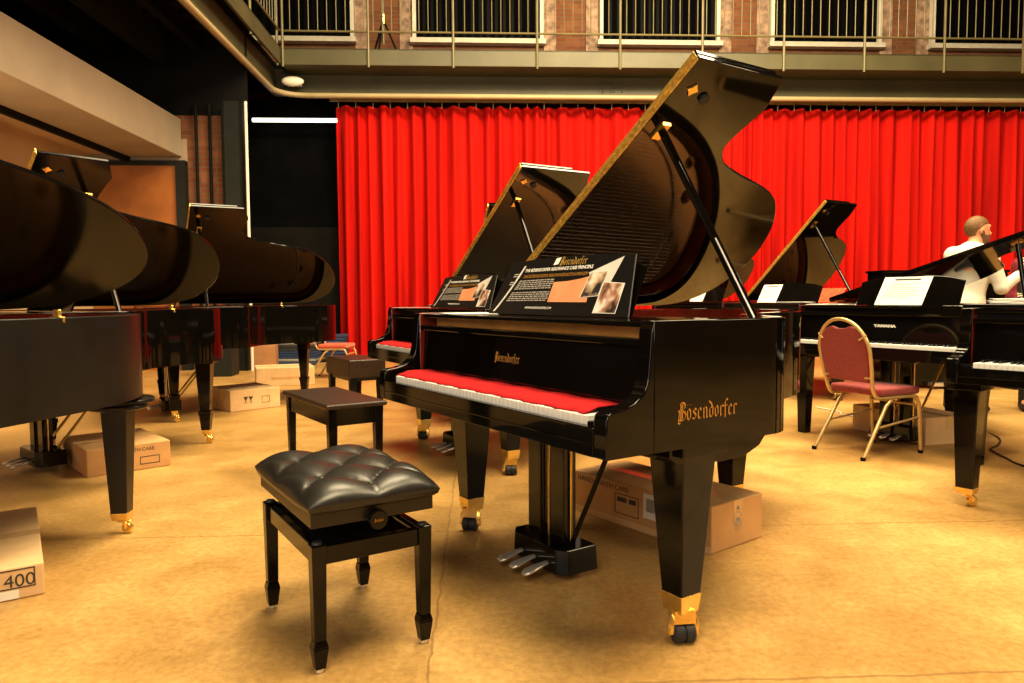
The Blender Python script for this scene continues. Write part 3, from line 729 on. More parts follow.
# railings
def railing(label, axis, fix, s0, s1, step, post_step, z0=5.44):
    r = thing('railing', label, 'railing', (0,0,0), ROOM)
    P = (lambda s,z,d=0:(s,fix+d,z)) if axis=='x' else (lambda s,z,d=0:(fix+d,s,z))
    for z in (z0,z0+.95): MB().tube([P(s0,z),P(s1,z)],.018 if z==z0 else .026,8).build('rail','olive_light',r,smooth=True)
    pm=bm_=None; s=s0+.02; k=0
    posts=[]
    q=s0+.03
    while q<s1: posts.append(q); q+=post_step
    for q in posts:
        if pm is None: pm=MB().tube([P(0,4.86,-.02),P(0,z0+.95,-.02)],.022,8).build('post','olive_light',r,smooth=True); o=pm
        else: o=pm.copy(); C.objects.link(o); o.parent=r
        o.location=P(q,0,0) if axis=='x' else P(q,0,0)
        o.location=(q,0,0) if axis=='x' else (0,q,0)
    s=s0+step
    while s<s1:
        if min(abs(s-q) for q in posts)>.05:
            if bm_ is None: bm_=MB().tube([P(0,z0),P(0,z0+.95)],.009,6).build('baluster','olive_light',r); o=bm_
            else: o=bm_.copy(); C.objects.link(o); o.parent=r
            o.location=(s,0,0) if axis=='x' else (0,s,0)
        s+=step
    return r
railing('olive metal railing of the upper gallery along the back wall','x',12.30,-3.2,9.9,.15,1.39)
railing('olive metal railing of the side gallery at upper left, meeting the back railing','y',-3.22,8.0,12.28,.15,1.39)
# emergency light
e = thing('emergency_light','white oval emergency lamp fixed at the corner of the gallery beam','lamp',(-3.0*math.cos(ROOM)-12.60*math.sin(ROOM)-.10,12.60*math.cos(ROOM)-3.0*math.sin(ROOM),4.72),ROOM)
b=MB(); b.ball((0,0,0),(.19,.07,.085),n=20,m=12); b.build('lamp_cover','lamp_white',e,smooth='all')
MB().box(-.12,.12,.03,.17,-.05,.05).build('lamp_base','lamp_white',e,bevel=.01)
MB().tube([(-.1,.06,.06),(-.14,.06,.3),(-.13,.06,.55)],.008,6).build('lamp_cable','cable_black',e)
# little tripod on the gallery
t = thing('tripod_stand','small black tripod stand on the gallery between two upper windows','tripod',(-1.62*math.cos(ROOM)-13.0*math.sin(ROOM),13.0*math.cos(ROOM)-1.62*math.sin(ROOM),5.12),0)
MB().tube([(0,0,.35),(0,0,1.6)],.022,8).build('pole','olive_light',t,smooth=True)
for k in range(3):
    a=2*PI*k/3+.4; MB().tube([(0,0,.78),(.36*math.cos(a),.36*math.sin(a),.0)],.018,8).build('leg','dark_steel',t,smooth=True)
MB().tube([(0,0,.70),(0,0,.86)],.04,10).build('collar','brass',t,smooth=True)
# curtain
b=MB(); x0,x1=-2.47,11.5; n=int((x1-x0)/.018); rows=[0.02,.6,1.6,2.6,3.4,4.0,4.3,4.42]
rng=random.Random(11); ph=0; phs=[]; f=1
for i in range(n+1):
    if i%11==0: f=rng.uniform(.65,1.55)
    ph+=.018*2*PI/.27*f; phs.append(ph)
vs=[];fs=[]
for i in range(n+1):
    x=x0+(x1-x0)*i/n
    for j,z in enumerate(rows):
        am=.10*(1-.35*z/4.4); y=13.02+am*math.sin(phs[i])+.03*math.sin(phs[i]*.37+1.3+z*.25)+.012*math.sin(2.3*phs[i]+z)
        zz=z-(.006*(1+math.sin(2*PI*(x-x0)/.30)) if j==len(rows)-1 else 0)
        vs.append((x,y,zz))
R_=len(rows)
for i in range(n):
    for j in range(R_-1): fs.append((i*R_+j,(i+1)*R_+j,(i+1)*R_+j+1,i*R_+j+1))
cu=thing('stage_curtain','tall red pleated stage curtain hanging across the back of the hall','curtain',(0,0,0),ROOM)
b.add(vs,fs); b.build('curtain_cloth','curtain',cu,smooth='all')
MB().box(x0-.1,x1,13.0,13.04,4.50,4.545).build('curtain_track','pipe',cu)
hk=None
for i in range(46):
    x=x0+.05+.30*i
    if hk is None: hk=MB().tube([(0,13.02,4.505),(0,13.0,4.47),(0,13.01,4.385)],.008,6).build('curtain_hook','pipe',cu); o=hk
    else: o=hk.copy(); C.objects.link(o); o.parent=cu
    o.location=(x,0,0)

# ---------------------------------------------------------------- pianos
MAIN=((-.582,3.169),-.99)
piano('large glossy black grand piano in the centre with gold lettering on its side, lid raised', *MAIN, corner=.725, rail_mat='rail_wood', prop_x=.065, keys='each', maker='blackletter', side_name=True, bracket=True, lyre_x=.705)
felt('red felt cover lying on the keys of the central grand piano', *MAIN)
display_board('black printed display board on the central grand piano, the larger one in front', *MAIN, group=None)
P2=((-1.069,5.355),-1.039)
piano('black grand piano directly behind the central one, red felt and display board on it', *P2, L=1.9, th=.602, yf=.583, yr=1.109, corner=.86, keys='plain')
felt('red felt cover on the keys of the piano behind the central one', *P2)
display_board('smaller looking black display board on the piano behind the central one', *P2)
P3=((-1.04,7.55),-1.35)
piano('black grand piano farthest in the middle row, only a sliver of its raised lid showing', *P3, L=1.8, th=.60, yf=.58, yr=1.1, corner=.86, desk=False)
L1=((-3.25,1.84),-.447)
piano('nearest black grand piano at the left edge, huge raised lid with a rounded end', *L1, L=2.3, th=.538, yf=.60, yr=.62, corner=.60, notch=False, rear=(.70,.38), rear_w=(.056,.036), plate=True, rear_rot=.447+.12, rim_L=2.14, prop=None, lyre_x=.757, body='black_satin', lid_mat='lid_dull', stops=[(1.0,1.472)], casters='small')
L2=((-3.73,4.647),-.699)
piano('middle black grand piano of the left row, seen past the nearest raised lid', *L2, L=1.72, th=.60, yf=.262, yr=.633, corner=.60, rim_L=1.66, rear=(.67,.25), rear_rot=.699+.12, stay=False, prop=(.6,1.2), stops=[(1.045,1.066)], casters='small', legs=[(.163,.60),(1.41,.56)], lid_mat='lid_dull', leg_style='spade', lyre_x=.61, outfold=False)
L3=((-3.991,7.294),-1.045)
piano('farthest black grand piano of the left row, raised lid in front of the black backdrop', *L3, L=2.1, th=.615, yf=.592, yr=1.05, corner=.95, lyre_x=.757, leg_style='spade', stay=False, stops=[(1.06,1.403)], casters='small', lid_mat='black', rear_rot=1.045)
R1=((2.093,5.689),-1.039)
piano('black grand piano at right with white keys, a red chair in front of its keyboard', *R1, L=1.75, th=.295, yf=.612, yr=1.0, corner=.85, hinge='black', outfold=False, keys='each', maker='YAMAHA', legs=[(.128,.16),(1.42,.13)], front_w=(.050,.034), casters=False, prop=(.72,1.40), rear=(.62,.38))
R2=((2.17,3.62),-.9)
piano('black grand piano cut off by the right edge, lid closed with papers on top', *R2, L=1.7, keys='each', legs=[(.075,.11),(1.43,.12)], front_w=(.058,.040), casters='small', open_lid=False, yr=1.0, corner=.85, desk=False)
R3=((2.28,8.42),-1.035)
piano('black grand piano by the curtain on the right, tall golden brown raised lid', *R3, L=1.75, th=.765, yf=.60, yr=1.12, corner=.90)
R4=((1.98,10.9),-1.035)
piano('black grand piano half hidden behind the central one, sheet on its music desk', *R4, L=1.75, th=.68, yf=.60, yr=1.1, corner=.90)

def sheet(label, base, x0, x1, h, heading=None, dz=0, group=None, y=.425):
    o=base; root=thing('sheet_music',label,'sheet of paper',loc2w(o[0],o[1],0,0,0),o[1],group)
    z0=.9985; sl=.42
    P=lambda x,v,n=0.:(x+v*(.03),y+v*h*sl-n-.006,z0+v*h+.001)
    q=MB(); q.add([P(x0,0),P(x1,0),P(x1,1),P(x0,1),P(x0,0,-.001),P(x1,0,-.001),P(x1,1,-.001),P(x0,1,-.001)],[(0,1,2,3),(7,6,5,4),(0,4,5,1),(1,5,6,2),(2,6,7,3),(3,7,4,0)]); q.build('page','paper',root)
    l=MB(); rr=random.Random(int(x0*100)); w=x1-x0
    l.add([P(x0+w*.24,.88,.0012),P(x0+w*.78,.88,.0012),P(x0+w*.78,.93,.0012),P(x0+w*.24,.93,.0012)],[(0,1,2,3)])
    l.build('printed_heading','sauce' if heading=='red' else 'ink',root,recalc=False)
    l=MB()
    for k in range(8):
        v=.76-.07*k; e=x0+w*rr.uniform(.6,.9); l.add([P(x0+w*.12,v,.0012),P(e,v,.0012),P(e,v+.012,.0012),P(x0+w*.12,v+.012,.0012)],[(0,1,2,3)])
    l.build('printed_lines','grey_letter',root,recalc=False)
    return root
sheet('white printed sheet on the music desk above the red chair', R1, .52,.88,.205)
sheet('white sheet with red heading on the music desk below the golden brown lid', R3, .34,.60,.20,'red')
sheet('small white sheet on the piano half hidden behind the central lid', R4, .52,.78,.235)
def flat_papers(label, base, x,y,w,d,z,n,rz=0,cat='papers',m='paper'):
    q=MB(); rr=random.Random(n)
    for k in range(n):
        a=rr.uniform(-.14,.14)+rz; c,s=math.cos(a),math.sin(a); ox,oy=rr.uniform(-.02,.02),rr.uniform(-.02,.02)
        q.box(-w/2,w/2,-d/2,d/2,k*.003+.0005,k*.003+.0030,xf=lambda px,py,pz:(c*px-s*py+ox,s*px+c*py+oy,pz))
    o=q.build('paper_stack',m); o.location=loc2w(base[0],base[1],x,y,z); o.rotation_euler=(0,0,base[1]); return tag(o,label,cat)
flat_papers('white sheet lying flat on the left end of the central piano, beside the display board', MAIN,.20,.325,.24,.22,.9965,1,-.2)
flat_papers('thin stack of white paper on the left end of the piano behind the red chair', R1,.22,.33,.30,.20,.9965,3)
flat_papers('white papers on the right end of the piano under the golden brown lid', R3,.93,.32,.34,.2,.9965,4)
flat_papers('loose pile of white papers on the closed lid at the right edge', R2,.33,.42,.45,.30,1.0225,9)
bk=MB(); bk.box(-.14,.14,0,.006,0,.15,xf=lambda x,y,z:(x+z*.35,y+z*.5,z)); o=bk.build('booklet','sauce'); o.location=loc2w(R3[0],R3[1],1.21,.445,1.0); o.rotation_euler=(0,0,R3[1]); tag(o,'red and orange booklet propped up on the piano under the golden brown lid','booklet')

# ---------------------------------------------------------------- stools and chairs
def piano_stool(loc, rz):
    r=thing('piano_stool','black piano stool with buttoned leather seat in the foreground','stool',(loc[0],loc[1],0),rz)
    hx,hy=.318,.212; nx,ny=84,60; z0=.468; H=.080
    def hgt(x,y):
        u=x/(hx*.40); v=y/(hy*.50)
        if abs(u)>2: u=2*math.copysign(1,u)
        a=math.sin(PI/2*(u+v)); c=math.sin(PI/2*(u-v)); p=(abs(a*c))**.42
        ex=max(0,1-((abs(x)/hx)**7)); ey=max(0,1-((abs(y)/hy)**6)); e=(ex*ey)**.5
        return z0+.022+ (H-.022)*e*(.60+.40*p)
    b=MB(); vs=[];fs=[]
    g=lambda t:math.copysign(1-(1-abs(t))**1.5,t)
    X=[hx*g(-1+2*i/nx) for i in range(nx+1)]; Y=[hy*g(-1+2*j/ny) for j in range(ny+1)]
    for x in X:
        for y in Y:
            vs.append((x*(1-.035*(abs(y)/hy)**4),y*(1-.05*(abs(x)/hx)**4),hgt(x,y)))
    for i in range(nx):
        for j in range(ny): a=i*(ny+1)+j; fs.append((a,a+ny+1,a+ny+2,a+1))
    bd=[i*(ny+1) for i in range(nx+1)]+[nx*(ny+1)+j for j in range(1,ny+1)]+[i*(ny+1)+ny for i in range(nx-1,-1,-1)]+[j for j in range(ny-1,0,-1)]
    o0=len(vs); 
    for q in bd: x,y,z=vs[q]; vs.append((x*.985,y*.98,z0+.008))
    o1=len(vs)
    for q in bd: x,y,z=vs[q]; vs.append((x*.95,y*.93,z0))
    m=len(bd)
    for k in range(m): k2=(k+1)%m; fs.append((bd[k],bd[k2],o0+k2,o0+k)); fs.append((o0+k,o0+k2,o1+k2,o1+k))
    fs.append(tuple(range(o1,o1+m)))
    b.add(vs,fs); cu=b.build('seat_cushion','leather',r,smooth='all')
    for (u,v) in [(0,0),(1,1),(1,-1),(-1,1),(-1,-1),(2,0),(-2,0)]:
        x,y=u*hx*.40,v*hy*.50
        if abs(y)<hy*.9: MB().ball((x,y,hgt(x,y)+.001),(.009,.009,.005)).build('button','leather',cu,smooth='all')
    MB().box(-.285,.285,-.188,.188,.424,.472).build('seat_box','black_satin',r,bevel=.004)
    for sx in (-1,1):
        for sy in (-1,1):
            l=MB(); cx,cy=sx*.258,sy*.164
            sq=lambda w,z,c=(cx,cy):[(c[0]-w,c[1]-w,z),(c[0]+w,c[1]-w,z),(c[0]+w,c[1]+w,z),(c[0]-w,c[1]+w,z)]
            l.hexa(sq(.0175,.095),sq(.0215,.372)); l.hexa(sq(.0225,.075),sq(.0175,.095)); l.hexa(sq(.015,.012),sq(.0225,.075))
            lo=l.build('leg','stool_black',r,bevel=.003)
            MB().lathe([(.010,0),(.013,.003),(.013,.013)],(cx,cy,0),'z',12).build('glide','chrome',lo,smooth=True)
            MB().lathe([(.014,0),(.016,.002),(.013,.008)],(cx,cy,.371),'z',12).build('corner_button','rubber',lo,smooth=True)
    for s in (-1,1):
        MB().box(-.238,.238,s*.164-.012,s*.164+.012,.312,.366).build('apron','stool_black',r,bevel=.003)
        MB().box(s*.258-.012,s*.258+.012,-.144,.144,.312,.366).build('apron','stool_black',r,bevel=.003)
    mch=MB()
    for s in (-1,1):
        for a,b_ in ((-.2,.16),(.16,-.2)): mch.hexa([(a-.012,s*.13-.004,.345),(a+.012,s*.13-.004,.345),(a+.012,s*.13+.004,.345),(a-.012,s*.13+.004,.345)],[(b_-.012,s*.13-.004,.425),(b_+.012,s*.13-.004,.425),(b_+.012,s*.13+.004,.425),(b_-.012,s*.13+.004,.425)])
    mch.box(-.23,.23,-.14,.14,.34,.352); mch.tube([(-.27,0,.405),(.27,0,.405)],.007,8)
    mch.build('lift_mechanism','dark_steel',r)
    for s in (-1,1):
        k=MB(); k.lathe([(.010,0),(.024,.004),(.029,.012),(.029,.026),(.026,.031),(.010,.031)],(0,0,0),'x',20)
        k.v=[(s*(.287+x),y,.428+z) for x,y,z in k.v]; ko=k.build('height_knob','black',r,smooth=True)
        if s>0: blackletter('knob_emblem','Bösendorfer',.009,lambda p,q:(.3186,p*.62,.425+q),'gold_letter',ko)
    return r
piano_stool((-.555,2.322),-1.004)
def bench(label,loc,rz,L,Wd,h,pad,apron,m='brown_leather',leg=.025,group=None):
    r=thing('piano_bench',label,'bench',(loc[0],loc[1],0),rz,group)
    MB().box(-L/2,L/2,-Wd/2,Wd/2,h-pad,h).build('seat',m,r,bevel=min(.015,pad*.45),segs=3)
    MB().box(-L/2+.03,L/2-.03,-Wd/2+.03,Wd/2-.03,h-pad-apron,h-pad+.001).build('apron','stool_black',r,bevel=.003)
    for sx in (-1,1):
        for sy in (-1,1):
            cx,cy=sx*(L/2-.045),sy*(Wd/2-.045); sq=lambda w,z:[(cx-w,cy-w,z),(cx+w,cy-w,z),(cx+w,cy+w,z),(cx-w,cy+w,z)]
            MB().hexa(sq(leg*.7,0),sq(leg,h-pad)).build('leg','stool_black',r,bevel=.003)
    return r
bench('low dark brown wooden bench with a flat top behind the buttoned stool',(-1.075,4.30),-.975,.80,.36,.492,.028,.095)
bench('thickly padded brown leather bench at the far piano, behind the flat bench',(-1.52,7.0),-1.0,.66,.36,.50,.17,.03,leg=.03)

def banquet_chair(label,loc,rz,fabric,group=None):
    r=thing('banquet_chair',label,'chair',(loc[0],loc[1],0),rz,group)
    by=lambda z:-.19-.11*(z-.42)/.5
    arch=[(.205*math.cos(t),.70+.215*math.sin(t)) for t in [PI*i/16 for i in range(17)]]
    path=[(.19,.26,.0),(.19,.235,.30),(.19,.215,.365),(.19,.17,.395),(.19,-.08,.395),(.188,-.155,.40),(.186,-.19,.44),(.19,by(.5),.50),(.20,by(.6),.60)]
    path=path+[(x,by(z),z) for x,z in arch]+[(-x,y,z) for x,y,z in path[::-1]]
    pr=crom(path,4); MB().tube(pr,.0125,10).build('chair_frame','frame_gold',r,smooth=True)
    for s in (-1,1):
        MB().tube([(s*.19,-.02,.388),(s*.192,-.08,.34),(s*.205,-.29,.0)],.0125,10).build('rear_leg','frame_gold',r,smooth=True)
        for y in (.26,-.29): MB().lathe([(.014,0),(.016,.004),(.016,.022)],(s*(.19 if y>0 else .205),y,0),'z',10).build('foot_cap','dark_steel',r,smooth=True)
        MB().tube([(s*.191,.24,.25),(s*.197,-.165,.20)],.008,8).build('side_stretcher','frame_gold',r,smooth=True)
    MB().tube([(-.19,.225,.33),(.19,.225,.33)],.009,8).build('cross_bar','frame_gold',r,smooth=True)
    poly=[(-.17,.50),(.17,.50),(.186,.62),(.190,.70)]+[(.19*math.cos(t),.70+.195*math.sin(t)) for t in [PI*i/14 for i in range(1,5)]]
    poly+=[(.075,.868),(.03,.852),(-.03,.852),(-.075,.868)]+[(.19*math.cos(t),.70+.195*math.sin(t)) for t in [PI*i/14 for i in range(10,14)]]+[(-.19,.70),(-.186,.62)]
    MB().prism(poly,lambda x,z:(x,by(z)-.012,z),lambda x,z:(x,by(z)+.024,z)).build('backrest',fabric,r,bevel=.008,segs=3)
    for s in (-1,1):
        for z,t in ((.80,.6),(.53,0)):
            x=.168 if t else .165
            MB().tube([(s*.15,by(z)-.015,z-.02),(s*.196,by(z)-.004,z+.012)] if t else [(s*.15,by(z)-.015,z),(s*.19,by(z)-.004,z)],.006,8).build('bracket','frame_gold',r,smooth=True)
    MB().box(-.205,.205,-.16,.225,.408,.462).build('seat',fabric,r,bevel=.02,segs=3)
    return r
banquet_chair('red upholstered banquet chair with gold frame at the right piano',(2.455,4.945),math.atan2(.39,.92)-PI/2,'chair_red')
banquet_chair('orange red seated chair with pale frame at far left, in front of the curtain',(-2.40,9.8),-PI/2-.1,'chair_orange')

# ---------------------------------------------------------------- cartons, blankets, cables
def carton(label,a,b_,depth,h,m='cardboard',z=0,prints=(),end_prints=(),group=None,tape=True):
    """a->b_ is the front bottom edge on the floor, the box extends to the left of that direction"""
    a=Vector((a[0],a[1])); b_=Vector((b_[0],b_[1])); L=(b_-a).length; rz=math.atan2(b_.y-a.y,b_.x-a.x)
    r=thing('cardboard_box',label,'box',(a.x,a.y,z),rz,group)
    MB().box(0,L,0,depth,.0,h).build('carton',m,r,bevel=.006)
    if tape: MB().box(-.001,L+.001,depth*.5-.03,depth*.5+.03,h+.0004,h+.0012).box(L+.0002,L+.001,depth*.5-.03,depth*.5+.03,h*.55,h+.001).box(-.001,-.0002,depth*.5-.03,depth*.5+.03,h*.55,h+.001).build('packing_tape','tape',r)
    F=Matrix.Rotation(PI/2,4,'X')
    for p in prints:
        if p[0]=='text': text_part('carton_print',p[1],p[2],Matrix.Translation((p[3]*L,-.001,p[4]*h))@F,p[5],r,extrude=.0002)
        elif p[0]=='rect': MB().box(p[1]*L,p[2]*L,-.0012,-.0002,p[3]*h,p[4]*h).build(p[6],p[5],r)
        elif p[0]=='frame':
            x0,x1,z0,z1=p[1]*L,p[2]*L,p[3]*h,p[4]*h; q=MB(); w=.004
            for q4 in ((x0,x1,z0,z0+w),(x0,x1,z1-w,z1),(x0,x0+w,z0,z1),(x1-w,x1,z0,z1)): q.box(q4[0],q4[1],-.0013,-.0002,q4[2],q4[3])
            q.build('print_frame','ink',r)
        elif p[0]=='glass':     # fragile mark: a stemmed glass
            x,z0,s=p[1]*L,p[2]*h,p[3]; q=MB(); q.add([(x-s*.4,-.001,z0+s),(x+s*.4,-.001,z0+s),(x+s*.08,-.001,z0+s*.45),(x+s*.05,-.001,z0+s*.1),(x+s*.3,-.001,z0),(x-s*.3,-.001,z0),(x-s*.05,-.001,z0+s*.1),(x-s*.08,-.001,z0+s*.45)],[tuple(range(8))]); q.build('fragile_mark','ink',r,recalc=False)
    for p in end_prints:
        if p[0]=='crest':
            q=MB(); cy,cz=p[1]*depth,p[2]*h; R=.042
            for k in range(20):
                a0,a1=2*PI*k/20,2*PI*(k+.7)/20
                for r0,r1 in ((R,R*.86),(R*.62,R*.52)):
                    q.add([(L+.001,cy+r0*.75*math.cos(a0),cz+r0*math.sin(a0)),(L+.001,cy+r0*.75*math.cos(a1),cz+r0*math.sin(a1)),(L+.001,cy+r1*.75*math.cos(a1),cz+r1*math.sin(a1)),(L+.001,cy+r1*.75*math.cos(a0),cz+r1*math.sin(a0))],[(0,1,2,3)])
            q.box(L+.0005,L+.001,cy-.014,cy+.014,cz-.014,cz+.014); q.add([(L+.001,cy-.016,cz+R+.006),(L+.001,cy+.016,cz+R+.006),(L+.001,cy,cz+R+.028)],[(0,1,2)])
            q.build('crest_print','grey_letter',r,recalc=False)
    return r
carton('long brown cardboard box on the floor under the central grand piano',(.309,3.606),(.818,2.942),.36,.20,'cardboard',prints=[('text','HANDLE WITH CARE',.036,.24,.80,'ink'),('frame',.34,.52,.26,.74),('rect',.36,.43,.55,.66,'ink','printed_mark'),('rect',.45,.50,.55,.66,'ink','printed_mark'),('rect',.555,.655,.34,.90,'paper','white_label'),('rect',.575,.635,.50,.80,'grey_letter','label_print'),('rect',0,1,.0,.15,'cardboard_pale','pale_band')],end_prints=[('crest',.5,.55)])
carton('cardboard box with large 400 print, cut off by the left edge',(-2.342,2.134),(-1.70,2.577),.87,.118,'cardboard_pale',prints=[('text','400',.064,.905,.40,'ink'),('rect',.45,.90,.04,.30,'paper','white_label'),('frame',.55,.965,.34,.93)])
carton('cardboard box lying on the floor behind the nearest left piano leg',(-2.552,4.295),(-2.20,4.62),.62,.165,'cardboard',prints=[('frame',.62,.86,.2,.5),('text','HANDLE WITH CARE',.03,.5,.72,'ink')])
carton('cardboard box with fragile mark, front one of the two beyond the blue grey leg',(-2.66,6.80),(-2.30,7.15),.52,.20,'cardboard_pale',prints=[('glass',.30,.36,.06),('glass',.40,.36,.06),('frame',.62,.78,.3,.62)])
carton('pale cardboard box farther back, in front of the folded blankets',(-3.1,8.75),(-2.46,9.0),.5,.225,'cardboard_pale',prints=[('rect',.25,.75,.35,.5,'cardboard','faint_print')])
carton('plain brown cardboard box at the back beside the folded blankets',(-4.0,11.0),(-3.62,11.08),.4,.36,'cardboard_dark')
carton('pale cardboard box on the floor behind the red chair',(2.74,5.80),(2.93,5.10),.42,.20,'cardboard_pale',prints=[])
o=MB().box(-.19,.19,-.2,.2,0,.50).build('loudspeaker','green_steel',bevel=.01); o.location=(-4.08,10.15,0); o.rotation_euler=(0,0,.1); tag(o,'dark grey loudspeaker box on the floor under the far left piano','loudspeaker')
zz=0
bl=[('blanket_blue',.055,'thin blue folded blanket at the bottom of the left stack'),('blanket_grey',.05,'grey folded blanket second from the bottom of the left stack'),('blanket_blue',.12,'thick dark blue folded blanket in the middle of the left stack'),('blanket_dark',.10,'dark folded blanket just under the pale one, left stack'),('blanket_grey',.12,'pale grey folded blanket on top of the left stack')]
def blanket(label,x,y,z,h,m,w=.66,rz=.05,group='folded blankets by the backdrop'):
    b=MB(); k=max(1,int(h/.04))
    for i in range(k): b.box(-w/2+random.uniform(-.02,.02),w/2+random.uniform(-.02,.02),-.25,.25,z+h*i/k+.001,z+h*(i+1)/k-.002)
    o=b.build('folded_blanket',m,bevel=min(.016,h/k*.42),segs=3); o.location=(x,y,0); o.rotation_euler=(0,0,rz); return tag(o,label,'blanket',group)
for m,h,lb in bl: blanket(lb,-3.50,11.9,zz,h,m); zz+=h
zz=0
for m,h,lb in [('blanket_blue',.22,'dark blue folded blankets beside the curtain edge, bottom of the right stack'),('blanket_grey',.10,'grey folded blanket in the right stack beside the curtain edge'),('blanket_blue',.14,'blue folded blanket on top of the right stack beside the curtain edge')]:
    blanket(lb,-2.99,12.35,zz,h,m,.34,.1); zz+=h
def cable(label,pts,r,m): return tag(MB().tube(crom(pts,8),r,6).build('cable',m,smooth='all'),label,'cable')
cable('black cable curling over the floor at the right edge',[(3.55,5.35,.5),(3.62,5.5,.18),(3.75,5.75,.008),(3.62,5.35,.006),(3.45,5.1,.006),(3.30,4.95,.006),(3.22,4.68,.006),(3.18,4.45,.006),(3.3,4.2,.006)],.006,'cable_black')
cable('thin white cable on the floor behind the red chair legs',[(2.9,6.9,.008),(3.0,6.6,.006),(2.95,6.45,.006),(3.1,6.35,.006),(3.25,6.5,.006),(3.5,6.55,.006)],.008,'cable_white')
# ---------------------------------------------------------------- upright piano and people
def upright(label,loc,rz):
    r=thing('upright_piano',label,'upright piano',(loc[0],loc[1],0),rz); w=.74
    MB().box(-w,w,.0,.34,.03,1.33).build('case','black',r,bevel=.006)
    MB().box(-w-.015,w+.015,-.015,.36,1.33,1.36).build('lid','black',r,bevel=.006)
    MB().box(-w,w,-.26,.0,.60,.78).build('keybed','black',r,bevel=.01)
    for s in (-1,1): MB().box(s*(w-.03)-.03,s*(w-.03)+.03,-.25,.0,0.0,.60).build('leg','black',r,bevel=.006)
    MB().box(-.18,.18,-.10,.02,.03,.07).build('pedal_board','chrome',r)
    return r
upright('tall black upright piano behind the man in the white shirt',(4.98,8.35),.06)

def nets(f, lo, hi, h):
    lo=np.array(lo,float); hi=np.array(hi,float); n=np.ceil((hi-lo)/h).astype(int)+1
    gx,gy,gz=[lo[i]+h*np.arange(n[i]) for i in range(3)]
    P=np.stack(np.meshgrid(gx,gy,gz,indexing='ij'),-1); D=f(P.reshape(-1,3)).reshape(n)
    S=D<0; c=np.zeros(n-1,int)
    cs=[S[i:n[0]-1+i,j:n[1]-1+j,k:n[2]-1+k] for i in (0,1) for j in (0,1) for k in (0,1)]
    cnt=sum(x.astype(int) for x in cs); act=(cnt>0)&(cnt<8)
    idx=-np.ones(act.shape,int); idx[act]=np.arange(act.sum())
    cell=np.argwhere(act); acc=np.zeros((len(cell),3)); num=np.zeros(len(cell))
    corners=[(i,j,k) for i in (0,1) for j in (0,1) for k in (0,1)]
    for a in corners:
        for ax in range(3):
            if a[ax]==0:
                b=list(a); b[ax]=1
                da=D[tuple((cell+a).T)]; db=D[tuple((cell+np.array(b)).T)]
                m=(da<0)!=(db<0); t=np.where(m,da/np.where(m,da-db,1),0)
                p=np.tile(np.array(a,float),(len(cell),1)); p[:,ax]=t; acc[m]+=p[m]; num[m]+=1
    V=lo+h*(cell+acc/num[:,None]); F=[]
    for ax in range(3):
        o=[i for i in range(3) if i!=ax]
        sl=[slice(None)]*3; sh=[slice(None)]*3
        sl[ax]=slice(0,n[ax]-1); sh[ax]=slice(1,n[ax])
        ch=S[tuple(sl)]!=S[tuple(sh)]
        e=np.argwhere(ch); e=e[(e[:,o[0]]>0)&(e[:,o[1]]>0)&(e[:,o[0]]<n[o[0]]-1)&(e[:,o[1]]<n[o[1]]-1)]
        d0=np.zeros(3,int); d0[o[0]]=1; d1=np.zeros(3,int); d1[o[1]]=1
        q=np.stack([idx[tuple((e-d0-d1).T)],idx[tuple((e-d1).T)],idx[tuple(e.T)],idx[tuple((e-d0).T)]],1)
        F+=q.tolist()
    return V,F
def cone(P,a,b,ra,rb):
    a=np.array(a,float); b=np.array(b,float); d=b-a; t=np.clip(((P-a)@d)/(d@d),0,1)
    return np.linalg.norm(P-a-t[:,None]*d,axis=1)-(ra+(rb-ra)*t)
def ell(P,c,r):
    r=np.array(r,float); q=(P-np.array(c))/r; k=np.linalg.norm(q,axis=1); return (k-1)*r.min()
def smin(a,b,k):
    h=np.clip(.5+.5*(b-a)/k,0,1); return b+(a-b)*h-k*h*(1-h)
def union(ds,k):
    r=ds[0]
    for d in ds[1:]: r=smin(r,d,k)
    return r
def sdf_obj(name,f,lo,hi,h,m,parent):
    V,F=nets(f,lo,hi,h); b=MB(); b.add(V.tolist(),F); return b.build(name,m,parent,smooth='all')

